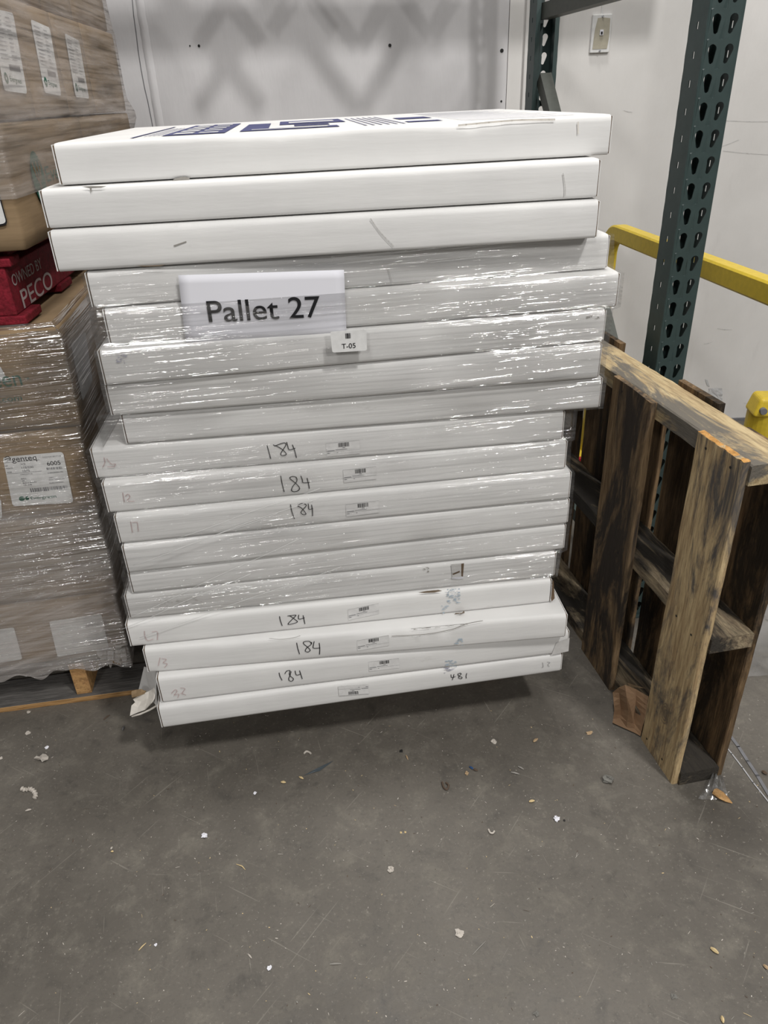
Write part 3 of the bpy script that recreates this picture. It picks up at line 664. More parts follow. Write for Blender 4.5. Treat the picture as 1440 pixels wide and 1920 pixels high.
# ------------------------------------------------------------------ green rack upright
ra = math.radians(8.0); RO = Vector((.704, 1.80, 0)); t = empty('rack_upright', RO, ra)
tag(t, 'green steel pallet rack upright frame with teardrop slots', 'rack frame'); M = WM[t]
PITCH = .0531
def hole_cell(mb, fx, x0, x1, z0, z1, shape):
    """a rectangle x0..x1, z0..z1 of a face with one hole; fx(x,z) -> world"""
    cxm, czm, pts = shape
    angs = [math.atan2(p[1] - czm, p[0] - cxm) for p in pts]
    outer = []
    for (px, pz) in pts:
        dx, dz = px - cxm, pz - czm; s_ = 1e9
        if dx > 1e-9: s_ = min(s_, (x1 - cxm) / dx)
        if dx < -1e-9: s_ = min(s_, (x0 - cxm) / dx)
        if dz > 1e-9: s_ = min(s_, (z1 - czm) / dz)
        if dz < -1e-9: s_ = min(s_, (z0 - czm) / dz)
        outer.append((cxm + dx * s_, czm + dz * s_))
    n_ = len(pts)
    for k in range(n_):
        k2 = (k + 1) % n_; a_, b_ = outer[k], outer[k2]; F_ = [fx(*pts[k]), fx(*a_)]
        on = lambda p: (abs(p[0] - x0) < 1e-7, abs(p[0] - x1) < 1e-7, abs(p[1] - z0) < 1e-7, abs(p[1] - z1) < 1e-7)
        oa, ob = on(a_), on(b_)
        if not any(x and y for x, y in zip(oa, ob)):
            F_.append(fx(x0 if (oa[0] or ob[0]) else x1, z0 if (oa[2] or ob[2]) else z1))
        F_ += [fx(*b_), fx(*pts[k2])]; mb.poly(F_)
def tear(xc, zc, lean):
    pts = []
    for k in range(13):
        q = math.radians(-25 + 230 * k / 12); pts.append((xc + .0094 * math.cos(q), zc + .008 + .0094 * math.sin(q)))
    for k in range(7):
        q = math.radians(205 + 130 * k / 6); pts.append((xc + lean + .0052 * math.cos(q), zc - .013 + .0052 * math.sin(q)))
    return (xc + lean * .4, zc - .002, pts)
def slot(xc, zc, w_=.003, h_=.0065): return (xc, zc, [(xc - w_, zc - h_), (xc, zc - h_), (xc + w_, zc - h_), (xc + w_, zc), (xc + w_, zc + h_), (xc, zc + h_), (xc - w_, zc + h_), (xc - w_, zc)])
def post(v_web, v_lip, zoff, name):
    mb = MB(); PWd = .078; nrow = 48
    for k in range(nrow):
        z0 = .03 + k * PITCH + zoff; z1 = z0 + PITCH; zc = (z0 + z1) / 2
        web = lambda x, z: M @ Vector((x, v_web, z))
        mb2 = mb
        mb.quad(web(0, z0), web(.006, z0), web(.006, z1), web(0, z1)); mb.quad(web(.072, z0), web(PWd, z0), web(PWd, z1), web(.072, z1))
        hole_cell(mb, web, .006, .039, z0, z1, tear(.020, zc, .001)); hole_cell(mb, web, .039, .072, z0, z1, tear(.058, zc, -.0045))
        for xx in (0, PWd):
            va, vb = sorted((v_web, v_lip)); side = lambda y, z: M @ Vector((xx, y, z))
            hole_cell(mb, side, va, vb, z0, z1, slot((va + vb) / 2, zc))
            ins = (.010 if xx == 0 else -.025) if v_lip < .5 else (.014 if xx == 0 else -.014)
            mb.quad(M @ Vector((xx, v_lip, z0)), M @ Vector((xx + ins, v_lip, z0)), M @ Vector((xx + ins, v_lip, z1)), M @ Vector((xx, v_lip, z1)))
    o = mb.build(name, GREEN, t, solid=.0022)
    mb = MB(); va, vb = sorted((v_web, v_lip)); mb.box((-.012, va - .012, 0), (.09, vb + .012, .008), lambda p: M @ p); mb.build('foot_plate', GREEN, t, bevel=.001)
    return o
z_first = None
post(0, .07, -.020, 'front_post'); post(1.125, 1.055, .019, 'rear_post')
def channel(a, b, wd, dp, name, mat):
    """C-shaped brace from a to b in rack coordinates (v, z), width wd in the frame plane, depth dp across"""
    a = Vector((0, *a)); b = Vector((0, *b)); d = (b - a).normalized(); n_ = Vector((0, -d.z, d.y)); mb = MB()
    u0 = .039 - dp / 2; u1 = .039 + dp / 2
    def P(q, u, s): return M @ (q + n_ * s + Vector((u, 0, 0)))
    for u_a, s_a, u_b, s_b in ((u0, -wd / 2, u0, wd / 2), (u0, wd / 2, u1, wd / 2), (u0, -wd / 2, u1, -wd / 2)):
        mb.quad(P(a, u_a, s_a), P(b, u_a, s_a), P(b, u_b, s_b), P(a, u_b, s_b))
    return mb.build(name, mat, t, solid=.002)
channel((1.10, 1.638), (.02, 1.638), .042, .038, 'horizontal_brace', GREY_STEEL)
channel((1.06, 1.45), (.03, .43), .042, .038, 'diagonal_brace', GREY_STEEL)
channel((1.10, .12), (.02, .12), .042, .038, 'horizontal_brace', GREEN)

# ------------------------------------------------------------------ yellow guard rail
t = empty('guard_rail', (.905, 2.97, 0), 0); tag(t, 'yellow square-tube guard rail running from the wall behind the green post', 'guard rail'); 
A_ = Vector((.915, 2.985, .94)); B_ = Vector((1.075, 1.50, .94)); dr = (B_ - A_).normalized()
def sqtube(path, w_, h_, side):
    mb = MB(); rows = []
    for i, p in enumerate(path):
        d = (path[min(i + 1, len(path) - 1)] - path[max(i - 1, 0)]).normalized(); up = side.cross(d).normalized()
        if up.z < 0 and i > 4: up = -up
        c = .006; R = []
        for (sx, sz) in ((-1, -1), (1, -1), (1, 1), (-1, 1)):
            R.append(p + side * sx * w_ / 2 + up * sz * h_ / 2)
        rows.append(R)
    mb.grid(rows, True); mb.cap(rows[0][::-1]); mb.cap(rows[-1]); return mb
sd = dr.cross(Vector((0, 0, 1))).normalized()
path = [Vector((A_.x, A_.y, .012)) - dr * .0]
for q in [k * math.pi / 16 for k in range(9)]:
    path.append(A_ + dr * (.09 * (1 - math.cos(q))) + Vector((0, 0, -.09 + .09 * math.sin(q))))
path.append(B_)
def sq2(path):
    mb = MB(); rows = []
    for i, p in enumerate(path):
        a_ = path[max(i - 1, 0)]; b_ = path[min(i + 1, len(path) - 1)]; d = (b_ - a_).normalized(); up = sd.cross(d).normalized(); R = []
        for (sx, sz) in ((-1, -.8), (-.8, -1), (.8, -1), (1, -.8), (1, .8), (.8, 1), (-.8, 1), (-1, .8)): R.append(p + sd * sx * .025 + up * sz * .029)
        rows.append(R)
    mb.grid(rows, True); mb.cap(rows[0][::-1]); mb.cap(rows[-1]); return mb
sq2(path).build('tube', YELLOW, t)
mb = MB(); mb.box((.84, 2.86, 0), (1.02, 3.05, .012)); fp = mb.build('foot_plate', YELLOW, t, bevel=.003)
mb = MB()
for x_, y_ in ((.865, 2.885), (.99, 2.885), (.865, 3.02), (.99, 3.02)):
    mb = MB(); mb.tube([(x_, y_, .010), (x_, y_, .024)], .011, 6); mb.build('anchor_bolt', BLACK, fp)
# red strap of steel on the floor at the foot
t = empty('steel_angle', (.90, 2.84, 0), 0); tag(t, 'dark red painted steel angle on the floor by the yellow rail foot', 'steel angle')
mb = MB(); mb.box((.83, 2.815, 0), (1.10, 2.835, .055)); mb.box((.83, 2.78, 0), (1.10, 2.82, .006)); mb.build('angle_bar', RED_PAINT, t, bevel=.002)
# stubby yellow rail end at the right
c0 = Vector((1.50, 2.62, 0)); t = empty('floor_guard', c0, 0); tag(t, 'rounded yellow steel guard end with one bolt, near the right wall base', 'guard')
zt0 = .40; k1 = Plane((1.44, 2.60), 8)
gx = aty_ = None
def G3(u, v, Y): d = ray(u, v); return CO + d * (Y / d.y)
g0 = G3(1412, 784, 2.60); top = G3(1420, 750, 2.60).z; gm = Matrix.Translation((g0.x, 2.60, 0)) @ Matrix.Rotation(math.radians(-6), 4, 'Z')
mb = MB(); mb.box((0, 0, g0.z), (.26, .11, top), lambda p: gm @ Vector((p.x + (.022 if p.z > g0.z + .01 else 0), p.y + (.012 if p.z > g0.z + .01 and p.y < .01 else 0), p.z))); cap = mb.build('cap', YELLOW, t, bevel=.014); cap.modifiers['bevel'].segments = 4
mb = MB(); cc = gm @ Vector((.088, .082, 0)); mb.tube([cc, cc + Vector((0, 0, g0.z + .005))], .078, 28); mb.build('post', YELLOW, t, smooth=False)
mb = MB(); b0 = gm @ Vector((.030, .004, g0.z + .030)); dv = (gm.to_3x3() @ Vector((0, -1, 0))); mb.tube([b0, b0 + dv * .016], .0125, 14); mb.build('bolt', GREYINK, cap)

# ------------------------------------------------------------------ phone jack, torn paint
t = empty('wall_jack_plate', (.885, 3.28, 1.53), 0); tag(t, 'paint-smeared beige phone jack plate on the back wall', 'wall plate')
PB = Plane((0, 3.28), 0)
mb = MB(); mb.box((.849, 3.268, 1.530), (.922, 3.281, 1.652)); mb.build('paint_edge', LABEL, t, bevel=.003)
mb = MB(); mb.poly([Vector(p) for p in ((.857, 3.2665, 1.542), (.912, 3.2665, 1.542), (.916, 3.2665, 1.58), (.914, 3.2665, 1.638), (.892, 3.2665, 1.641), (.868, 3.2665, 1.640), (.860, 3.2665, 1.60))]); mb.poly([Vector(p) for p in ((.857, 3.268, 1.542), (.868, 3.268, 1.640), (.914, 3.268, 1.638))]); plt = mb.build('plate', BEIGE, t, merge=False)
mb = MB(); mb.box((.879, 3.262, 1.585), (.892, 3.267, 1.603)); jk = mb.build('jack', PAPER, t, bevel=.0008)
mb = MB(); mb.box((.8825, 3.2605, 1.588), (.889, 3.263, 1.597)); mb.build('socket', BLACK, jk)
for z_ in (1.645, 1.536): 
    mb = MB(); mb.tube([(.886, 3.269, z_), (.886, 3.263, z_)], .0035, 10); mb.build('screw', STEEL, t)
t2 = MB(); t2.tube([(.884, 3.277, 1.652), (.8835, 3.277, 1.75), (.884, 3.277, 1.9)], .0025, 6); tag(t2.build('phone_cable', LABEL, None), 'thin painted cable rising from the phone jack plate', 'cable')
mb = MB(); rows = []
for i in range(8):
    rows.append([PB.at(1329 + j * 3.6 + nz(i * .6, j * .3) * 3, 728 + i * 3.9, .003 + .006 * abs(nz(i * .9, j * .9, 2))) for j in range(8)])
mb.grid(rows); tag(mb.build('peeling_tape', LABEL_G, None), 'crumpled grey tape scrap stuck to the wall above the standing pallet', 'tape')
mb = MB(); rows = []
for i in range(5): rows.append([PB.at(1322 + j * 2.4 + i, 711 + i * 3 + j, .002 + .003 * abs(nz(i, j, 5))) for j in range(3)])
mb.grid(rows); tag(mb.build('peeling_tape', LABEL_G, None), 'tiny torn tape scrap on the wall, above the larger crumpled one', 'tape')
mb = MB()
for a_, b_ in (((1360, 226), (1450, 228)), ((1356, 283), (1446, 290)), ((1345, 616), (1372, 618)), ((1320, 645), (1336, 641)), ((1395, 756), (1410, 755)), ((1350, 275), (1385, 262)), ((1170, 207), (1185, 210))):
    ribbon(mb, [PB.at(*a_, .0008), PB.at((a_[0] + b_[0]) / 2, (a_[1] + b_[1]) / 2 + 1, .0008), PB.at(*b_, .0008)], PB.n, .0025)
o = mb.build('wall_scuff', CREASE, bpy.data.objects['wall_back'], merge=False)

# ------------------------------------------------------------------ left load, lower tier
YAW = 8.0; CR = Vector((-.706, 1.560, 0)); PL = Plane(CR, YAW)
def carton(root, corner, yaw, wd, dp, z0, z1, seed, mat=KRAFT, bulge=.004, right_anchor=True):
    """kraft carton whose front right edge stands at corner"""
    Mx = Matrix.Translation(Vector((corner[0], corner[1], 0))) @ Matrix.Rotation(math.radians(yaw), 4, 'Z')
    mb = MB(); rows = []; r = .006
    def ring(z, ins, k):
        R = []; w2 = bulge * math.sin(math.pi * k)
        pts = []
        for (x, y, sx, sy) in ((-wd, 0, 1, 1), (0, 0, -1, 1), (0, dp, -1, -1), (-wd, dp, 1, -1)):
            pts.append((x + sx * (ins + r), y + sy * ins)) if sx > 0 and sy > 0 else None
            R.append((x, y, sx, sy))
        out = []
        for e in range(4):
            x, y, sx, sy = R[e]
            A = (x + sx * (ins + r), y + sy * ins); B = (x + sx * ins, y + sy * (ins + r))
            seq = [B, A] if e in (0, 2) else [A, B]
            out += seq
            x2, y2, sx2, sy2 = R[(e + 1) % 4]
            nx, ny = {0: (0, -1), 1: (1, 0), 2: (0, 1), 3: (-1, 0)}[e]
            s0 = seq[1]; A2 = (x2 + sx2 * (ins + r), y2 + sy2 * ins); B2 = (x2 + sx2 * ins, y2 + sy2 * (ins + r)); s1 = A2 if (e + 1) % 4 in (1, 3) else B2
            for j in range(1, 8):
                t_ = j / 8; b_ = w2 * math.sin(math.pi * t_) + .0015 * nz(t_ * 5 + e, z * 12, seed); out.append((s0[0] + (s1[0] - s0[0]) * t_ + nx * b_, s0[1] + (s1[1] - s0[1]) * t_ + ny * b_))
        return [Mx @ Vector((x, y, z + .001 * nz(x * 20, y * 20, seed))) for x, y in out]
    zs = [(z0 + .001, .006, 0), (z0 + .004, .001, 0.05)] + [(z0 + .004 + (z1 - z0 - .008) * k / 8, 0, k / 8) for k in range(1, 8)] + [(z1 - .004, .001, .95), (z1 - .001, .006, 1)]
    for z, ins, k in zs: rows.append(ring(z, ins, k))
    mb.grid(rows, True); mb.cap(rows[0][::-1]); mb.cap(rows[-1])
    return mb.build('body', mat, root, smooth=True)
def place_carton(corner, yaw, wd, dp, z0, z1, seed, label, group):
    t = empty('cardboard_carton', (corner[0], corner[1], z0), math.radians(yaw)); tag(t, label, 'carton', group); carton(t, corner, yaw, wd, dp, z0, z1, seed); return t
GL = 'wrapped brown cartons on the lower left pallet'
cD = place_carton((-.706, 1.562), YAW, .42, .55, .142, .339, 1, 'bottom brown carton of the lower left load, two pale labels showing through film', GL)
cC = place_carton((-.694, 1.562), YAW, .42, .55, .340, .574, 2, 'brown carton under the one with the 6005 label, milky with film', GL)
cB = place_carton((-.684, 1.562), YAW, .42, .55, .575, .793, 3, 'brown carton with the white spec label reading 6005', GL)
cA = place_carton((-.672, 1.565), YAW, .42, .55, .794, 1.020, 4, 'top brown carton of the lower left load, green print on its front', GL)
for k, (z0, z1) in enumerate(((.142, .339), (.340, .574), (.575, .793), (.794, 1.02))):
    d = math.radians(YAW); p = Vector((-.690, 1.562, 0)) + Vector((-math.sin(d), math.cos(d), 0)) * .56
    place_carton((p.x, p.y), YAW, .42, .55, z0, z1, 11 + k, 'brown carton at the back of the lower left load, %s layer' % ('bottom', 'second', 'third', 'top')[k], GL)
def on_front(t, quad, rad=.004, mat=LABEL, name='label', off=.0055, plane=PL): return rr_card(quad, rad, name, mat, plane, off, t, .0004)
lab = on_front(cB, ((5, 857), (118, 847), (138, 942), (24, 949)), .008)
tx = lambda s, u0, v0, u1, h, mat=GREYINK, par=lab, plane=PL, off=.0065: text(s, 'lettering', mat, par, plane.at(u0, v0, off), plane.at(u1, v0 - (u1 - u0) * .09, off) - plane.at(u0, v0, off), (0, 0, 1), h, width=(plane.at(u1, v0 - (u1 - u0) * .09, off) - plane.at(u0, v0, off)).length)
tx('genteq', 23, 866, 69, .0135, INK); tx('INDOOR MOTOR', 80, 859, 115, .004, MIDINK)
tx('6005', 89, 873, 114, .0105, INK); tx('1/2', 40, 872, 48, .005); tx('115/230', 41, 879, 63, .005); tx('1075', 43, 885, 56, .005)
for (s, u, v, u1) in (('HP', 10, 875, 15), ('VOLTS', 12, 880, 24), ('RPM', 14, 887, 22), ('CW/CCW-LE', 39, 891, 61), ('BALL', 40, 899, 50), ('60', 42, 903, 46), ('BELLY BAND', 43, 907, 69), ('15-3/8', 45, 911, 60), ('OPEN', 92, 897, 102), ('CONTINUOUS', 92, 901, 121), ('ELECTRONIC', 93, 907, 120), ('EVERGREEN PN', 90, 888, 118)): tx(s, u, v, u1, .0032)
mb = MB(); q0 = PL.at(58, 923, .0065); q1 = PL.at(128, 917, .0065); bars(mb, q0, (q1 - q0).normalized(), yd, (q1 - q0).length, .010, 30, 5)
q0 = PL.at(88, 881, .0065); q1 = PL.at(118, 879, .0065); bars(mb, q0, (q1 - q0).normalized(), yd, (q1 - q0).length, .0055, 16, 6); mb.build('barcode', GREYINK, lab, merge=False)
tx('Evergreen', 58, 937, 106, .008, GREENINK)
mb = MB()      # swirl mark and leaf mark
for dv in (-4, 0, 4):
    ribbon(mb, smooth_line([PL.at(9, 862 + dv, .0065), PL.at(15, 860 + dv, .0065), PL.at(20, 861 + dv * .3, .0065)]), PL.n, .0016)
for v in (868, 889, 0):
    if v: ribbon(mb, [PL.at(8 + (v - 868) * .2, v, .0064), PL.at(74 + (v - 868) * .2, v - 6, .0064)], PL.n, .0006)
mb.build('printed_mark', INK, lab, merge=False)
mb = MB(); mb.poly([PL.at(41 + 6 * math.cos(q), 935 + 4.5 * math.sin(q), .0065) for q in [k * .7 for k in range(9)]]); mb.poly([PL.at(51 + 4 * math.cos(q), 934 + 4 * math.sin(q), .0065) for q in [k * .7 for k in range(9)]]); mb.build('leaf_mark', GREENINK, lab, merge=False)
on_front(cB, ((-60, 940), (2, 937), (4, 971), (-55, 975)))
on_front(cA, ((-60, 690), (0, 686), (14, 712), (-50, 722)))
o1 = PL.at(-118, 738, .006); o2 = PL.at(43, 722, .006); text('Evergreen', 'lettering', GREENINK, cA, o1, o2 - o1, (0, 0, 1), .036, width=(o2 - o1).length)
o1 = PL.at(46, 712, .006); o2 = PL.at(55, 711, .006); text('TM', 'lettering', GREENINK, cA, o1, o2 - o1, (0, 0, 1), .005, width=(o2 - o1).length)
o1 = PL.at(-90, 765, .006); o2 = PL.at(42, 750, .006); text('evergreen.com', 'lettering', GREENINK, cA, o1, o2 - o1, (0, 0, 1), .013, width=(o2 - o1).length)
l1 = on_front(cD, ((92, 1165), (190, 1152), (204, 1215), (108, 1232)), .006); 
mb = MB(); q0 = PL.at(136, 1208, .0065); q1 = PL.at(197, 1200, .0065); bars(mb, q0, (q1 - q0).normalized(), yd, (q1 - q0).length, .006, 30, 7)
q0 = PL.at(160, 1176, .0065); q1 = PL.at(187, 1172, .0065); bars(mb, q0, (q1 - q0).normalized(), yd, (q1 - q0).length, .005, 20, 8); mb.build('barcode', MIDINK, l1, merge=False)
on_front(cD, ((-60, 1188), (26, 1176), (42, 1236), (-50, 1250)), .006)
PS = Plane((-.672, 1.565), YAW + 90)
PS.n = -PS.n if PS.n.dot(Vector((1, -1, 0))) < 0 else PS.n
on_front(cA, ((133, 645), (160, 622), (173, 712), (155, 752)), .008, LABEL_G, off=.005, plane=PS)
# pale wooden pallet below
t = empty('wooden_pallet', (-.70, 1.565, 0), math.radians(YAW)); tag(t, 'wooden pallet under the lower left load, bright pine edge board at the front', 'pallet', 'pallets'); M = WM[t]
mb = MB(); mb.box((-.95, -.012, 0), (0.01, .10, .017), lambda p: M @ p); mb.mi[1] = 1; mb.build('edge_board', [WOOD_NEW, WOOD_GREY], t, bevel=.0015)  # top face coloured grey for dust and for the shade under the load
for k, y_ in enumerate((.28, .52, .76, 1.0)):
    mb = MB(); mb.box((-.95, y_, 0), (0, y_ + .1, .017), lambda p: M @ p); mb.build('bottom_board', WOOD_GREY, t, bevel=.0015)
for x_ in (-.165, -.60, -.95):
    mb = MB(); mb.box((x_, 0, .017), (x_ + .040, 1.12, .125), lambda p: M @ p); mb.build('stringer', WOOD_NEWY, t, bevel=.0015)
for k, y_ in enumerate((0, .2, .42, .64, .86, 1.03)):
    mb = MB(); mb.box((-.95, y_, .125), (0, y_ + .09, .141), lambda p: M @ p); mb.build('top_board', WOOD_GREY, t, bevel=.0015)
# film of the lower load
d8 = math.radians(YAW); ax = Vector((math.cos(d8), math.sin(d8), 0)); ay = Vector((-math.sin(d8), math.cos(d8), 0)); rows = []
for z, x, y in ((1.028, -.675, 1.568), (1.0, -.672, 1.565), (.90, -.675, 1.565), (.80, -.680, 1.565), (.79, -.684, 1.562), (.70, -.684, 1.562), (.58, -.690, 1.562), (.57, -.694, 1.562), (.46, -.692, 1.562), (.345, -.696, 1.562), (.335, -.704, 1.562), (.24, -.704, 1.562), (.15, -.706, 1.562), (.105, -.708, 1.564)):
    o_ = .009; ins = .02 if z > 1.02 else 0; c = Vector((x, y, z)); W2 = .42
    rows.append([c - ax * (W2 + o_ - ins) - ay * (o_ - ins), c + ax * (o_ - ins) - ay * (o_ - ins), c + ax * (o_ - ins) + ay * (1.12 + o_), c - ax * (W2 + o_) + ay * (1.12 + o_)])
fl = wrap(rows, 'stretch_wrap', FILM_LOW, nf=90, nsd=60, sub=6, amp=.004, fz=60, fx=5, seed=8., ragged=.03)
tag(fl, 'milky stretch film over the lower left cartons, ragged along its bottom edge', 'stretch film')
# torn tuft of film at the corner
mb = MB(); r = random.Random(2)
for k in range(7):
    a_ = PL.at(188 + k * 7, 1214 + r.uniform(-4, 6), .012); b_ = PL.at(184 + k * 8 + r.uniform(-4, 4), 1246 + r.uniform(-14, 14), .018); w_ = Vector((.010, 0, 0))
    mid = a_.lerp(b_, .5) + PL.n * r.uniform(0, .01); mb.grid([[a_ - w_, a_ + w_ * .6], [mid - w_ * .8, mid + w_ * .8], [b_ - w_ * .15, b_ + w_ * .15]])
mb.build('torn_tuft', FILM_LOW, fl, merge=False)
mb = MB(); mb.grid([[PL.at(203, 1222, .004), PL.at(222, 1224, .004), PL.at(238, 1216, .004)], [PL.at(205, 1236, .006), PL.at(222, 1238, .004), PL.at(238, 1232, .004)], [PL.at(212, 1243, .01), PL.at(226, 1246, .006), PL.at(234, 1240, .004)]]); mb.build('torn_corner', KRAFT, cD, solid=.002)

# red pallet between the tiers
RC = Vector((-.752, 1.585, 0)); RY = 4.5; t = empty('red_pallet', (RC.x, RC.y, 1.02), math.radians(RY)); tag(t, 'red painted pallet stencilled in white, between the two left carton loads', 'pallet', 'pallets'); M = WM[t]
def rb(lo, hi, name, bev=.003): mb = MB(); mb.box(lo, hi, lambda p: M @ p); return mb.build(name, RED, t, bevel=bev)
rb((-.9, -.005, .004), (.012, .10, .022), 'bottom_board')
for k, y_ in enumerate((.30, .60, .90)): rb((-.9, y_, .004), (0, y_ + .1, .022), 'bottom_board')
st_ = rb((-.075, .0, .022), (-.006, 1.18, .120), 'stringer'); rb((-.48, .0, .022), (-.42, 1.18, .120), 'stringer'); rb((-.9, .0, .022), (-.84, 1.18, .120), 'stringer')
rb((-.9, -.004, .121), (.010, .055, .138), 'top_board')
rb((-.9, .075, .130), (-.02, .15, .149), 'top_board')
for k, y_ in enumerate((.22, .40, .58, .76, .94, 1.1)): rb((-.9, y_, .130), (0, y_ + .1, .149), 'top_board')
PR = Plane(M @ Vector((-.006, 0, 0)), RY + 90); PR.n = Vector((math.cos(math.radians(RY)), math.sin(math.radians(RY)), 0))
fd = Vector((-math.sin(math.radians(RY)), math.cos(math.radians(RY)), 0)); bz = M @ Vector((-.0048, 0, 0)); 
text('OWNED BY', 'stencil_lettering', WHITEPAINT, st_, bz + fd * .020 + Vector((0, 0, .078)), fd, (0, 0, 1), .024, width=.20)
text('PECO', 'stencil_lettering', WHITEPAINT, st_, bz + fd * .045 + Vector((0, 0, .026)), fd, (0, 0, 1), .040, width=.22)

# upper load
GU = 'wrapped brown cartons on the red pallet'
UC = Vector((-.697, 1.575, 0)); ud = math.radians(RY); uax = Vector((math.cos(ud), math.sin(ud), 0)); uay = Vector((-math.sin(ud), math.cos(ud), 0))
PU = Plane(UC, RY + 90); PU.n = uax.copy()
PUF = Plane(UC, RY)
layers = ((1.172, 1.402), (1.404, 1.622), (1.624, 1.84))
names = (('front', 'second', 'third', 'rear'))
upc = {}
for li, (z0, z1) in enumerate(layers):
    if li == 0:
        for k in range(2):
            p = UC + uay * (.62 * k); upc[(0, k)] = place_carton((p.x, p.y), RY, .40, .612, z0, z1, 31 + k, ('large brown carton resting on the red pallet at its front corner' if k == 0 else 'brown carton behind the front one, bottom layer on the red pallet'), GU)
    else:
        for k in range(4):
            p = UC + uay * (0, .275, .545, .82)[k] - uax * (.0 if li == 1 else .012)
            lbl = {(1, 0): 'brown carton of the upper left load with the label cut by the picture edge', (1, 1): 'upper left brown carton with the second narrow white label from the edge',
                   (1, 2): 'upper left brown carton with the smallest, farthest white label', (1, 3): 'upper left brown carton nearest the wall, no label, under wrinkled film',
                   (2, 0): 'top layer brown carton above the label cut by the picture edge', (2, 1): 'top layer brown carton above the second narrow white label', (2, 2): 'top layer brown carton above the farthest white label', (2, 3): 'top layer brown carton nearest the wall'}[(li, k)]
            upc[(li, k)] = place_carton((p.x, p.y), RY, .40, (.268, .263, .268, .40)[k], z0, z1, 40 + li * 5 + k, lbl, GU)
for (key, quad) in (((1, 0), ((-20, 14), (24, 24), (51, 176), (8, 170))), ((1, 1), ((57, 36), (93, 52), (115, 180), (84, 174))), ((1, 2), ((121, 62), (148, 76), (167, 185), (142, 182)))):
    l_ = on_front(upc[key], quad, .010, LABEL, off=.005, plane=PU)
    a_, b_, c_, d_ = quad
    def L(s, t_): 
        x = (a_[0] * (1 - s) + b_[0] * s) * (1 - t_) + (d_[0] * (1 - s) + c_[0] * s) * t_; y = (a_[1] * (1 - s) + b_[1] * s) * (1 - t_) + (d_[1] * (1 - s) + c_[1] * s) * t_; return PU.at(x, y, .006)
    mb = MB()
    for k in range(34):
        s0 = .42 + k * .014; mb.quad(L(s0, .66), L(s0 + .009, .66), L(s0 + .009, .74), L(s0, .74))
    mb.build('barcode', GREYINK, l_, merge=False)
    mb = MB(); r = random.Random(9)
    for k in range(11):
        t_ = .07 + k * .052; mb.quad(L(.12, t_), L(.4 + .2 * r.random(), t_), L(.4, t_ + .014), L(.12, t_ + .014)); mb.quad(L(.62, t_), L(.75 + .15 * r.random(), t_), L(.8, t_ + .012), L(.62, t_ + .012))
    mb.build('fine_print', MIDINK, l_, merge=False)
    mb = MB(); cc = L(.2, .84); mb.grid([[cc + uay * math.cos(q) * r_ + Vector((0, 0, math.sin(q) * r_)) for q in [j * .5236 for j in range(12)]] for r_ in (.004, .010)], True); mb.build('leaf_mark', GREENINK, l_, merge=False)
    o1 = L(.36, .87); o2 = L(.85, .885); text('Evergreen', 'lettering', GREENINK, l_, o1, o2 - o1, (0, 0, 1), .010, width=(o2 - o1).length)
# tree badge and lettering on the side of the large carton
t = upc[(0, 0)]
cc = PU.at(73, 334, .006); R1, R2 = .040, .052
mb = MB(); mb.poly([cc + uay * math.cos(q) * R1 + Vector((0, 0, math.sin(q) * R2)) for q in [j * 2 * math.pi / 28 for j in range(28)]]); bd = mb.build('round_badge', GREENINK, t, merge=False)
mb = MB()
for s_, a0, a1 in ((-1, .6, .1), (1, .6, .1), (0, 0, 0)):
    pts = [cc + uax * .0008 + uay * (s_ * .022) + Vector((0, 0, .030)), cc + uax * .0008 + uay * (s_ * .014) + Vector((0, 0, .006)), cc + uax * .0008 + Vector((0, 0, -.012)), cc + uax * .0008 + Vector((0, 0, -.048))]
    ribbon(mb, smooth_line(pts), uax, .007)
mb.build('branch_shape', KRAFT, bd, merge=False)
o1 = cc + uay * .052 + Vector((0, 0, -.012)); text('Evergreen', 'lettering', GREENINK, t, o1, uay, (0, 0, 1), .032, width=.30)
# outlined white label on the front of the large carton
fl_ = on_front(t, ((-60, 358), (-4, 352), (15, 421), (-45, 432)), .008, INK, off=.0052, plane=PUF); rr = on_front(t, ((-58, 361), (-6, 355), (12, 418), (-43, 429)), .007, LABEL, off=.0058, plane=PUF)
# edge tape down the near vertical corner is part of the carton; film over the load
rows = []
for z, x_, y0, y1 in ((1.86, -.012, 0, 1.22), (1.74, -.008, 0, 1.22), (1.63, -.002, 0, 1.225), (1.615, 0, 0, 1.23), (1.55, 0, 0, 1.23), (1.48, 0, 0, 1.23), (1.44, .002, 0, 1.235), (1.405, .004, 0, 1.25), (1.385, .004, 0, 1.26), (1.34, 0, 0, 1.24), (1.27, 0, 0, 1.24)):
    o_ = .0055; c = UC + uax * x_ + Vector((0, 0, z)); y1 -= .012
    rows.append([c - uax * (.40 + o_) - uay * o_, c + uax * o_ - uay * o_, c + uax * (o_ + (.012 if 1.38 < z < 1.42 else 0)) + uay * (y1 + o_), c - uax * (.40 + o_) + uay * (y1 + o_)])
fu = wrap(rows, 'stretch_wrap', FILM_UP, nf=50, nsd=110, sub=10, amp=.004, fz=60, fx=3.0, seed=14.)
tag(fu, 'slack wrinkled stretch film over the upper left cartons', 'stretch film')

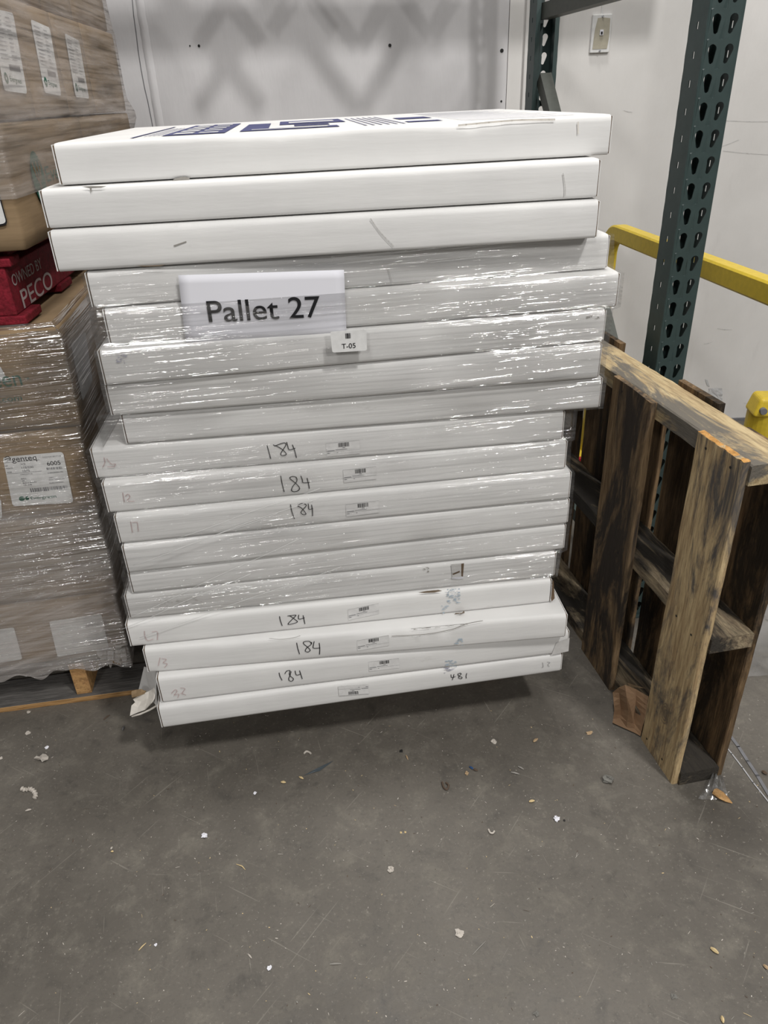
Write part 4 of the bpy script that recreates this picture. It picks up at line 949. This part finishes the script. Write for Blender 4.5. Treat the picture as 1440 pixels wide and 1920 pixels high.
# ------------------------------------------------------------------ floor: sheets and litter
def crumple(name, poly, mat, h, n=10, seed=0, solid=0):
    """crumpled sheet between 4 pixel corners on the floor"""
    a_, b_, c_, d_ = [at_floor(*p) for p in poly]; mb = MB(); rows = []
    for i in range(n + 1):
        rows.append([a_.lerp(b_, j / n).lerp(d_.lerp(c_, j / n), i / n) + Vector((0, 0, .0015 + h * abs(nz(j * .55, i * .55, seed)))) for j in range(n + 1)])
    mb.grid(rows); return mb.build(name, mat, None, smooth=False, solid=solid)
mb = MB(); rows = []
a_, b_, c_, d_ = [at_floor(*p) for p in ((1392, 1050), (1560, 1020), (1560, 1262), (1352, 1272))]
for i in range(19):
    rows.append([a_.lerp(b_, j / 18).lerp(d_.lerp(c_, j / 18), i / 18) + Vector((0, 0, .0012 + .006 * abs(nz(j * .5, i * .5, 3)))) for j in range(19)])
mb.grid(rows); tag(mb.build('plastic_sheet', CLEAR, None, smooth=True), 'flat creased clear plastic sheet on the floor behind the standing pallet', 'plastic sheet')
# cut line and a strip of dark tape residue on the floor
mb = MB(); P = [at_floor(u, v) + Vector((0, 0, .0018)) for u, v in ((1366, 1376), (1384, 1400), (1402, 1428), (1420, 1455), (1442, 1492))]; ribbon(mb, P, Vector((0, 0, 1)), .008)
P = [at_floor(u, v) + Vector((0, 0, .0018)) for u, v in ((1352, 1390), (1372, 1414), (1392, 1440), (1412, 1468), (1442, 1506))]; mb2 = MB(); ribbon(mb2, P, Vector((0, 0, 1)), .003)
mb.build('floor_joint', GREYINK, bpy.data.objects['floor'], merge=False); mb2.build('joint_lip', MIDINK, bpy.data.objects['floor'], merge=False)
# kraft paper caught under the standing pallet
PT = WM[[o for o in bpy.data.objects if o.name.startswith('wooden_pallet') and 'standing' in o['label']][0]]
def LP(x, y, z): return PT @ Vector((x, y, z))
rows = []
kt = [(1149, 1298), (1160, 1289), (1172, 1284), (1192, 1292), (1216, 1306)]; km = [(1152, 1332), (1164, 1330), (1178, 1332), (1192, 1335), (1210, 1340)]; kb = [(1147, 1364), (1160, 1369), (1174, 1375), (1188, 1380), (1200, 1384)]
for i in range(9):
    s_ = i / 8; r_ = []
    for j in range(5):
        if s_ < .5: a_, b_, q = kt[j], km[j], s_ * 2
        else: a_, b_, q = km[j], kb[j], s_ * 2 - 1
        Y_ = 1.445 - .075 * s_ - .012 * j + .012 * math.sin(s_ * 3.14) * (1 if j % 2 else -1)
        p = F3(a_[0] + (b_[0] - a_[0]) * q, a_[1] + (b_[1] - a_[1]) * q, Y_); p.z = max(p.z, .004); r_.append(p)
    rows.append(r_)
mb = MB(); mb.grid(rows); kp = mb.build('kraft_paper', mat_kraft('brown_wrapping_paper', (.25, .155, .09), (.34, .22, .13)), None, solid=.0008)
tag(kp, 'torn brown kraft paper sticking out under the standing pallet', 'paper')
mb = MB(); mb.grid([[F3(1176, 1280, 1.47), F3(1195, 1286, 1.46), F3(1216, 1292, 1.45)], [F3(1184, 1294, 1.455), F3(1200, 1300, 1.445), F3(1214, 1308, 1.435)]]); mb.build('folded_strip', KRAFT, kp, solid=.001)

def lump(u, v, wpx, mat, name, label, cat, seed=0, flat=.35, asp=1.0, rot=0.0, spiky=.35):
    c = at_floor(u, v); e = at_floor(u + wpx / 2, v); r = (e - c).length * .8; mb = MB(); rows = []
    for i in range(7):
        th = math.pi * i / 6; R = []
        for j in range(11):
            ph = 2 * math.pi * j / 11; d = Vector((math.sin(th) * math.cos(ph) * asp, math.sin(th) * math.sin(ph), math.cos(th) * flat)) * r * (1 + spiky * 2.6 * nz(math.cos(ph) * 3.1 + seed, math.sin(ph) * 3.1, math.cos(th) * 3.1))
            d = Matrix.Rotation(rot, 3, 'Z') @ d; R.append(c + d + Vector((0, 0, r * flat)))
        rows.append(R)
    for R in rows:
        for p in R: p.z = max(p.z, .0004)
    mb.grid(rows, True); o = mb.build(name, mat, None); tag(o, label, cat); return o
def stick(u0, v0, u1, v1, wmm, mat, name, label, cat, group=None, bend=0):
    a_, b_ = at_floor(u0, v0, .001), at_floor(u1, v1, .001); w_ = wmm / 1000; mid = a_.lerp(b_, .5) + Vector((bend, bend * .3, w_ * .4)); a_.z = b_.z = w_ * .45
    mb = MB(); mb.tube([a_, a_.lerp(mid, .7), mid, mid.lerp(b_, .4), b_], [w_ * .25, w_ * .5, w_ * .5, w_ * .45, w_ * .2], 5); o = mb.build(name, mat, None); return tag(o, label, cat, group)
SCRAP = plain('dusty_paper_scrap', (.50, .46, .41), .8); CHIP = plain('pale_wood_chip', (.62, .48, .26), .7); DUSTY = plain('grey_dust', (.17, .165, .15), .9); TAN = plain('tan_bit', (.42, .30, .18), .7); BROWN = plain('brown_bit', (.10, .07, .05), .7); BLUE = plain('blue_plastic', (.03, .08, .2), .4); SLATE = plain('slate_tape', (.065, .08, .09), .5)
mb = MB(); PP = [(63, 1422), (68, 1417), (74, 1418), (80, 1413), (86, 1414), (91, 1419), (90, 1424), (84, 1426), (79, 1429), (76, 1424), (70, 1424)]
cz = at_floor(78, 1421, .012)
for k in range(len(PP)):
    p = at_floor(*PP[k], .002 + .006 * (k % 2)); q = at_floor(*PP[(k + 1) % len(PP)], .002 + .006 * ((k + 1) % 2)); mb.poly([cz, p, q])
tag(mb.build('paper_scrap', SCRAP, None), 'crumpled off-white paper scrap on the floor at the far left', 'scrap')
mb = MB(); P = [at_floor(u, v, .004) for u, v in ((40, 1478), (48, 1481), (56, 1479), (63, 1483), (67, 1491), (64, 1497))]
P = smooth_line(P, 4); mb.tube(P, [.0025 + .0035 * (k % 2) for k in range(len(P))], 7); tag(mb.build('fibre_curl', SCRAP, None), 'ribbed beige fibre curl on the floor at the far left', 'scrap')
stick(48, 1521, 59, 1518, 5, SCRAP, 'packing_pellet', 'short pale pellet below the ribbed beige curl', 'scrap')
lump(52, 1375, 11, SCRAP, 'paper_scrap', 'small pale scrap between the left pallet and the crumpled scrap', 'scrap', 5, .2)
lump(88, 1402, 8, PAPER, 'foam_crumb', 'white crumb just above the crumpled scrap at the left', 'scrap', 6, .3)
lump(54, 1336, 9, SCRAP, 'paper_scrap', 'pale scrap close to the front edge of the left pallet', 'scrap', 7, .3)
lump(2, 1422, 8, SCRAP, 'paper_scrap', 'dusty scrap cut by the left picture edge', 'scrap', 8, .3)
o = stick(230, 1370, 233, 1362, 6, STEEL, 'metal_anchor', 'small shiny metal anchor on the floor below the torn flap', 'anchor')
stick(194, 1350, 206, 1341, 4, BROWN, 'wood_sliver', 'dark brown sliver left of the shiny metal anchor', 'wood sliver')
lump(383, 1567, 12, PAPER, 'foam_crumb', 'ragged white crumb in the middle of the left floor', 'scrap', 9, .4, spiky=.5)
lump(292, 1772, 7, PAPER, 'foam_crumb', 'white triangular crumb beside a long pale sliver, low at the left', 'scrap', 10, .4)
lump(505, 1816, 11, PAPER, 'foam_crumb', 'bright white crumb nearest the bottom of the picture, left of centre', 'scrap', 11, .4)
lump(733, 1631, 14, SCRAP, 'paper_scrap', 'pale ragged crumb at the centre of the floor', 'scrap', 12, .35, spiky=.5)
lump(862, 1752, 18, SCRAP, 'paper_scrap', 'beige flattened crumb low in the centre of the floor', 'scrap', 13, .25, spiky=.5)
lump(1044, 1537, 14, PAPER, 'foam_crumb', 'white crumb with a black speck beside it, right of centre', 'scrap', 14, .5)
lump(1058, 1539, 5, BLACK, 'rubber_speck', 'round black speck beside the white crumb', 'scrap', 15, .6, spiky=.1)
lump(1140, 1465, 24, DUSTY, 'dust_clump', 'grey dust clump on the floor in front of the standing pallet', 'dust clump', 16, .55, spiky=.4)
lump(925, 1391, 12, SCRAP, 'paper_scrap', 'white scrap at the edge of the stack shadow', 'scrap', 17, .35)
stick(1000, 1392, 1008, 1386, 7, TAN, 'cardboard_bit', 'brown bit right of the white scrap at the shadow edge', 'scrap')
lump(1105, 1375, 10, TAN, 'wood_chip', 'tan chip in the shade left of the kraft paper', 'wood chip', 18, .4, 1.3)
stick(880, 1438, 888, 1443, 5, BLUE, 'plastic_tip', 'blue plastic tip with a brown end on the floor', 'plastic bit'); stick(887, 1443, 896, 1446, 5, BROWN, 'bark_bit', 'brown stub touching the blue plastic tip', 'scrap')
lump(875, 1451, 9, TAN, 'wood_chip', 'tan lump just below the blue plastic tip', 'wood chip', 19, .5)
stick(958, 1448, 974, 1452, 4, DIRT_CREASE, 'twig_bit', 'lower of two short grey twigs near each other', 'twig'); stick(971, 1437, 982, 1443, 4, DIRT_CREASE, 'twig_bit', 'upper of two short grey twigs near each other', 'twig')
mb = MB(); P = smooth_line([at_floor(u, v, .003) for u, v in ((829, 1466), (832, 1476), (838, 1480), (841, 1472), (836, 1467))], 4); mb.tube(P, .0022, 6); tag(mb.build('curled_fibre', BROWN, None), 'dark curled loop on the floor below the carton stack', 'scrap')
lump(752, 1409, 8, BLACK, 'rubber_speck', 'black clump near the stack shadow, centre', 'scrap', 20, .4); stick(761, 1416, 765, 1425, 4, TAN, 'leaf_bit', 'tan hollow bit just below the black clump', 'scrap')
mb = MB(); P = smooth_line([at_floor(u, v, .003) for u, v in ((570, 1413), (574, 1409), (579, 1410), (583, 1413))], 4); mb.tube(P, .0025, 6); tag(mb.build('curled_scrap', SCRAP, None), 'pale curl left of the slate tape strip', 'scrap')
crumple('tape_strip', ((569, 1455), (605, 1436), (626, 1427), (600, 1446)), SLATE, .0015, 5, 4); tag(bpy.data.objects['tape_strip'], 'dark slate strip of tape on the floor below the stack', 'tape')
stick(527, 1467, 536, 1468, 6, CHIP, 'wood_chip', 'yellowish chip left of the slate tape strip', 'wood chip'); stick(561, 1457, 569, 1461, 5, CHIP, 'wood_chip', 'yellowish chip touching the lower end of the slate tape strip', 'wood chip')
lump(478, 1488, 7, PAPER, 'foam_crumb', 'white dot left of and below the yellowish chips', 'scrap', 21, .4)
stick(992, 1504, 1002, 1502, 6, CHIP, 'wood_chip', 'cream chip between the grey dust clump and the twigs', 'wood chip')
lump(752, 1561, 5, CHIP, 'wood_chip', 'first of two tiny yellow crumbs side by side, left one', 'wood chip', 22, .4); lump(760, 1561, 5, CHIP, 'wood_chip', 'second of two tiny yellow crumbs side by side, right one', 'wood chip', 23, .4)
mb = MB(); P = smooth_line([at_floor(u, v, .003) for u, v in ((916, 1555), (919, 1561), (924, 1562), (927, 1558))], 4); mb.tube(P, .002, 6); tag(mb.build('curled_scrap', SCRAP, None), 'thin white curl right of the two yellow crumbs', 'scrap')
stick(1332, 1778, 1347, 1789, 7, CHIP, 'wood_chip', 'largest pale yellow stick, low at the right', 'wood chip'); stick(1431, 1810, 1441, 1819, 6, TAN, 'wood_chip', 'tan chip cut by the right picture edge', 'wood chip')
stick(1353, 1906, 1356, 1919, 6, CHIP, 'wood_chip', 'pale chip cut by the bottom picture edge', 'wood chip')
stick(1428, 1447, 1438, 1453, 8, BROWN, 'bark_bit', 'dark reddish brown stub by the floor joint at the right edge', 'scrap')
stick(443, 1620, 460, 1631, 2.2, CHIP, 'straw_sliver', 'forked straw sliver left of centre', 'wood sliver', bend=.003)
stick(260, 1782, 274, 1768, 2.5, CHIP, 'straw_sliver', 'long straight pale sliver beside the white triangular crumb', 'wood sliver')
stick(886, 1790, 911, 1764, 1.6, DIRT_CREASE, 'wire_strand', 'thin grey strand low in the centre, right of the beige crumb', 'strand')
stick(208, 1593, 211, 1588, 4, SCRAP, 'wood_chip', 'short grey chip in the left floor', 'wood chip'); stick(208, 1597, 213, 1597, 4, CHIP, 'wood_chip', 'short cream chip next to a grey one, left floor', 'wood chip')
lump(1263, 1868, 12, DUSTY, 'dust_clump', 'small grey fluff low at the right', 'dust clump', 25, .3, spiky=.6); lump(1005, 1901, 12, DUSTY, 'dust_clump', 'small grey fluff at the bottom centre', 'dust clump', 26, .3, spiky=.6)
stick(465, 1789, 472, 1797, 3, SCRAP, 'paper_scrap', 'thin pale wisp above the bright white crumb', 'scrap'); stick(618, 1808, 640, 1807, 3, DIRT_CREASE, 'twig_bit', 'thin grey twig low, left of centre', 'twig')
# splintered chip with clear plastic at the standing pallet's corner
a_ = at_floor(1337, 1485, .006); mb = MB(); P = [at_floor(1340, 1484, .010), at_floor(1352, 1492, .012), at_floor(1362, 1499, .007), at_floor(1373, 1506, .003)]
mb.tube(P, [.009, .010, .007, .001], 5); tag(mb.build('wood_splinter', mat_wood('orange_splinter', (3, 3, 3), light=(.62, .38, .17), mid=(.45, .25, .1), stain=(.1, .2)), None), 'orange wood splinter in a scrap of clear plastic by the pallet corner', 'wood splinter')
mb = MB(); rows = []
a_, b_, c_, d_ = [at_floor(*p) for p in ((1332, 1458), (1352, 1466), (1366, 1500), (1308, 1502))]
for i in range(9): rows.append([a_.lerp(b_, j / 8).lerp(d_.lerp(c_, j / 8), i / 8) + Vector((0, 0, .002 + .028 * (1 - i / 8) * abs(math.sin(j * 1.4)) * .6 + .012 * abs(nz(i * .8, j * .8, 6)))) for j in range(9)])
mb.grid(rows); tag(mb.build('plastic_scrap', CLEAR, None), 'crumpled clear plastic scrap on the floor by the pallet corner', 'plastic scrap')
# uncountable flecks swept over the concrete
r = random.Random(11); mb = MB()
for k in range(900):
    u = r.uniform(0, 1440); v = r.uniform(1290, 1920)
    if r.random() < .35: v = 1290 + (v - 1290) * .5
    c = at_floor(u, v, .0008); L_ = r.choice((.0008, .0010, .0014, .0024)) * r.uniform(.6, 1.3); W_ = r.uniform(.0004, .0010); q = r.uniform(0, 6.28)
    if r.random() < .12: L_ *= 3; W_ *= .5
    mb.cur = r.choice((0, 0, 0, 3, 0, 2, 3, 2, 1)); e1 = Vector((math.cos(q), math.sin(q), .15)); e2 = Vector((-math.sin(q), math.cos(q), 0))
    if c.y > 1.45 and -1.1 < c.x < .5: continue
    mb.poly([c - e1 * L_ - e2 * W_ * .4, c - e2 * W_, c + e1 * L_ - e2 * W_ * .3, c + e1 * L_ * .8 + e2 * W_, c - e1 * L_ * .6 + e2 * W_])
tag(mb.build('floor_debris', [SCRAP, CHIP, BROWN, DIRT_CREASE], None, merge=False), 'fine pale dust, straw and grit scattered over the concrete', 'debris', kind='stuff')
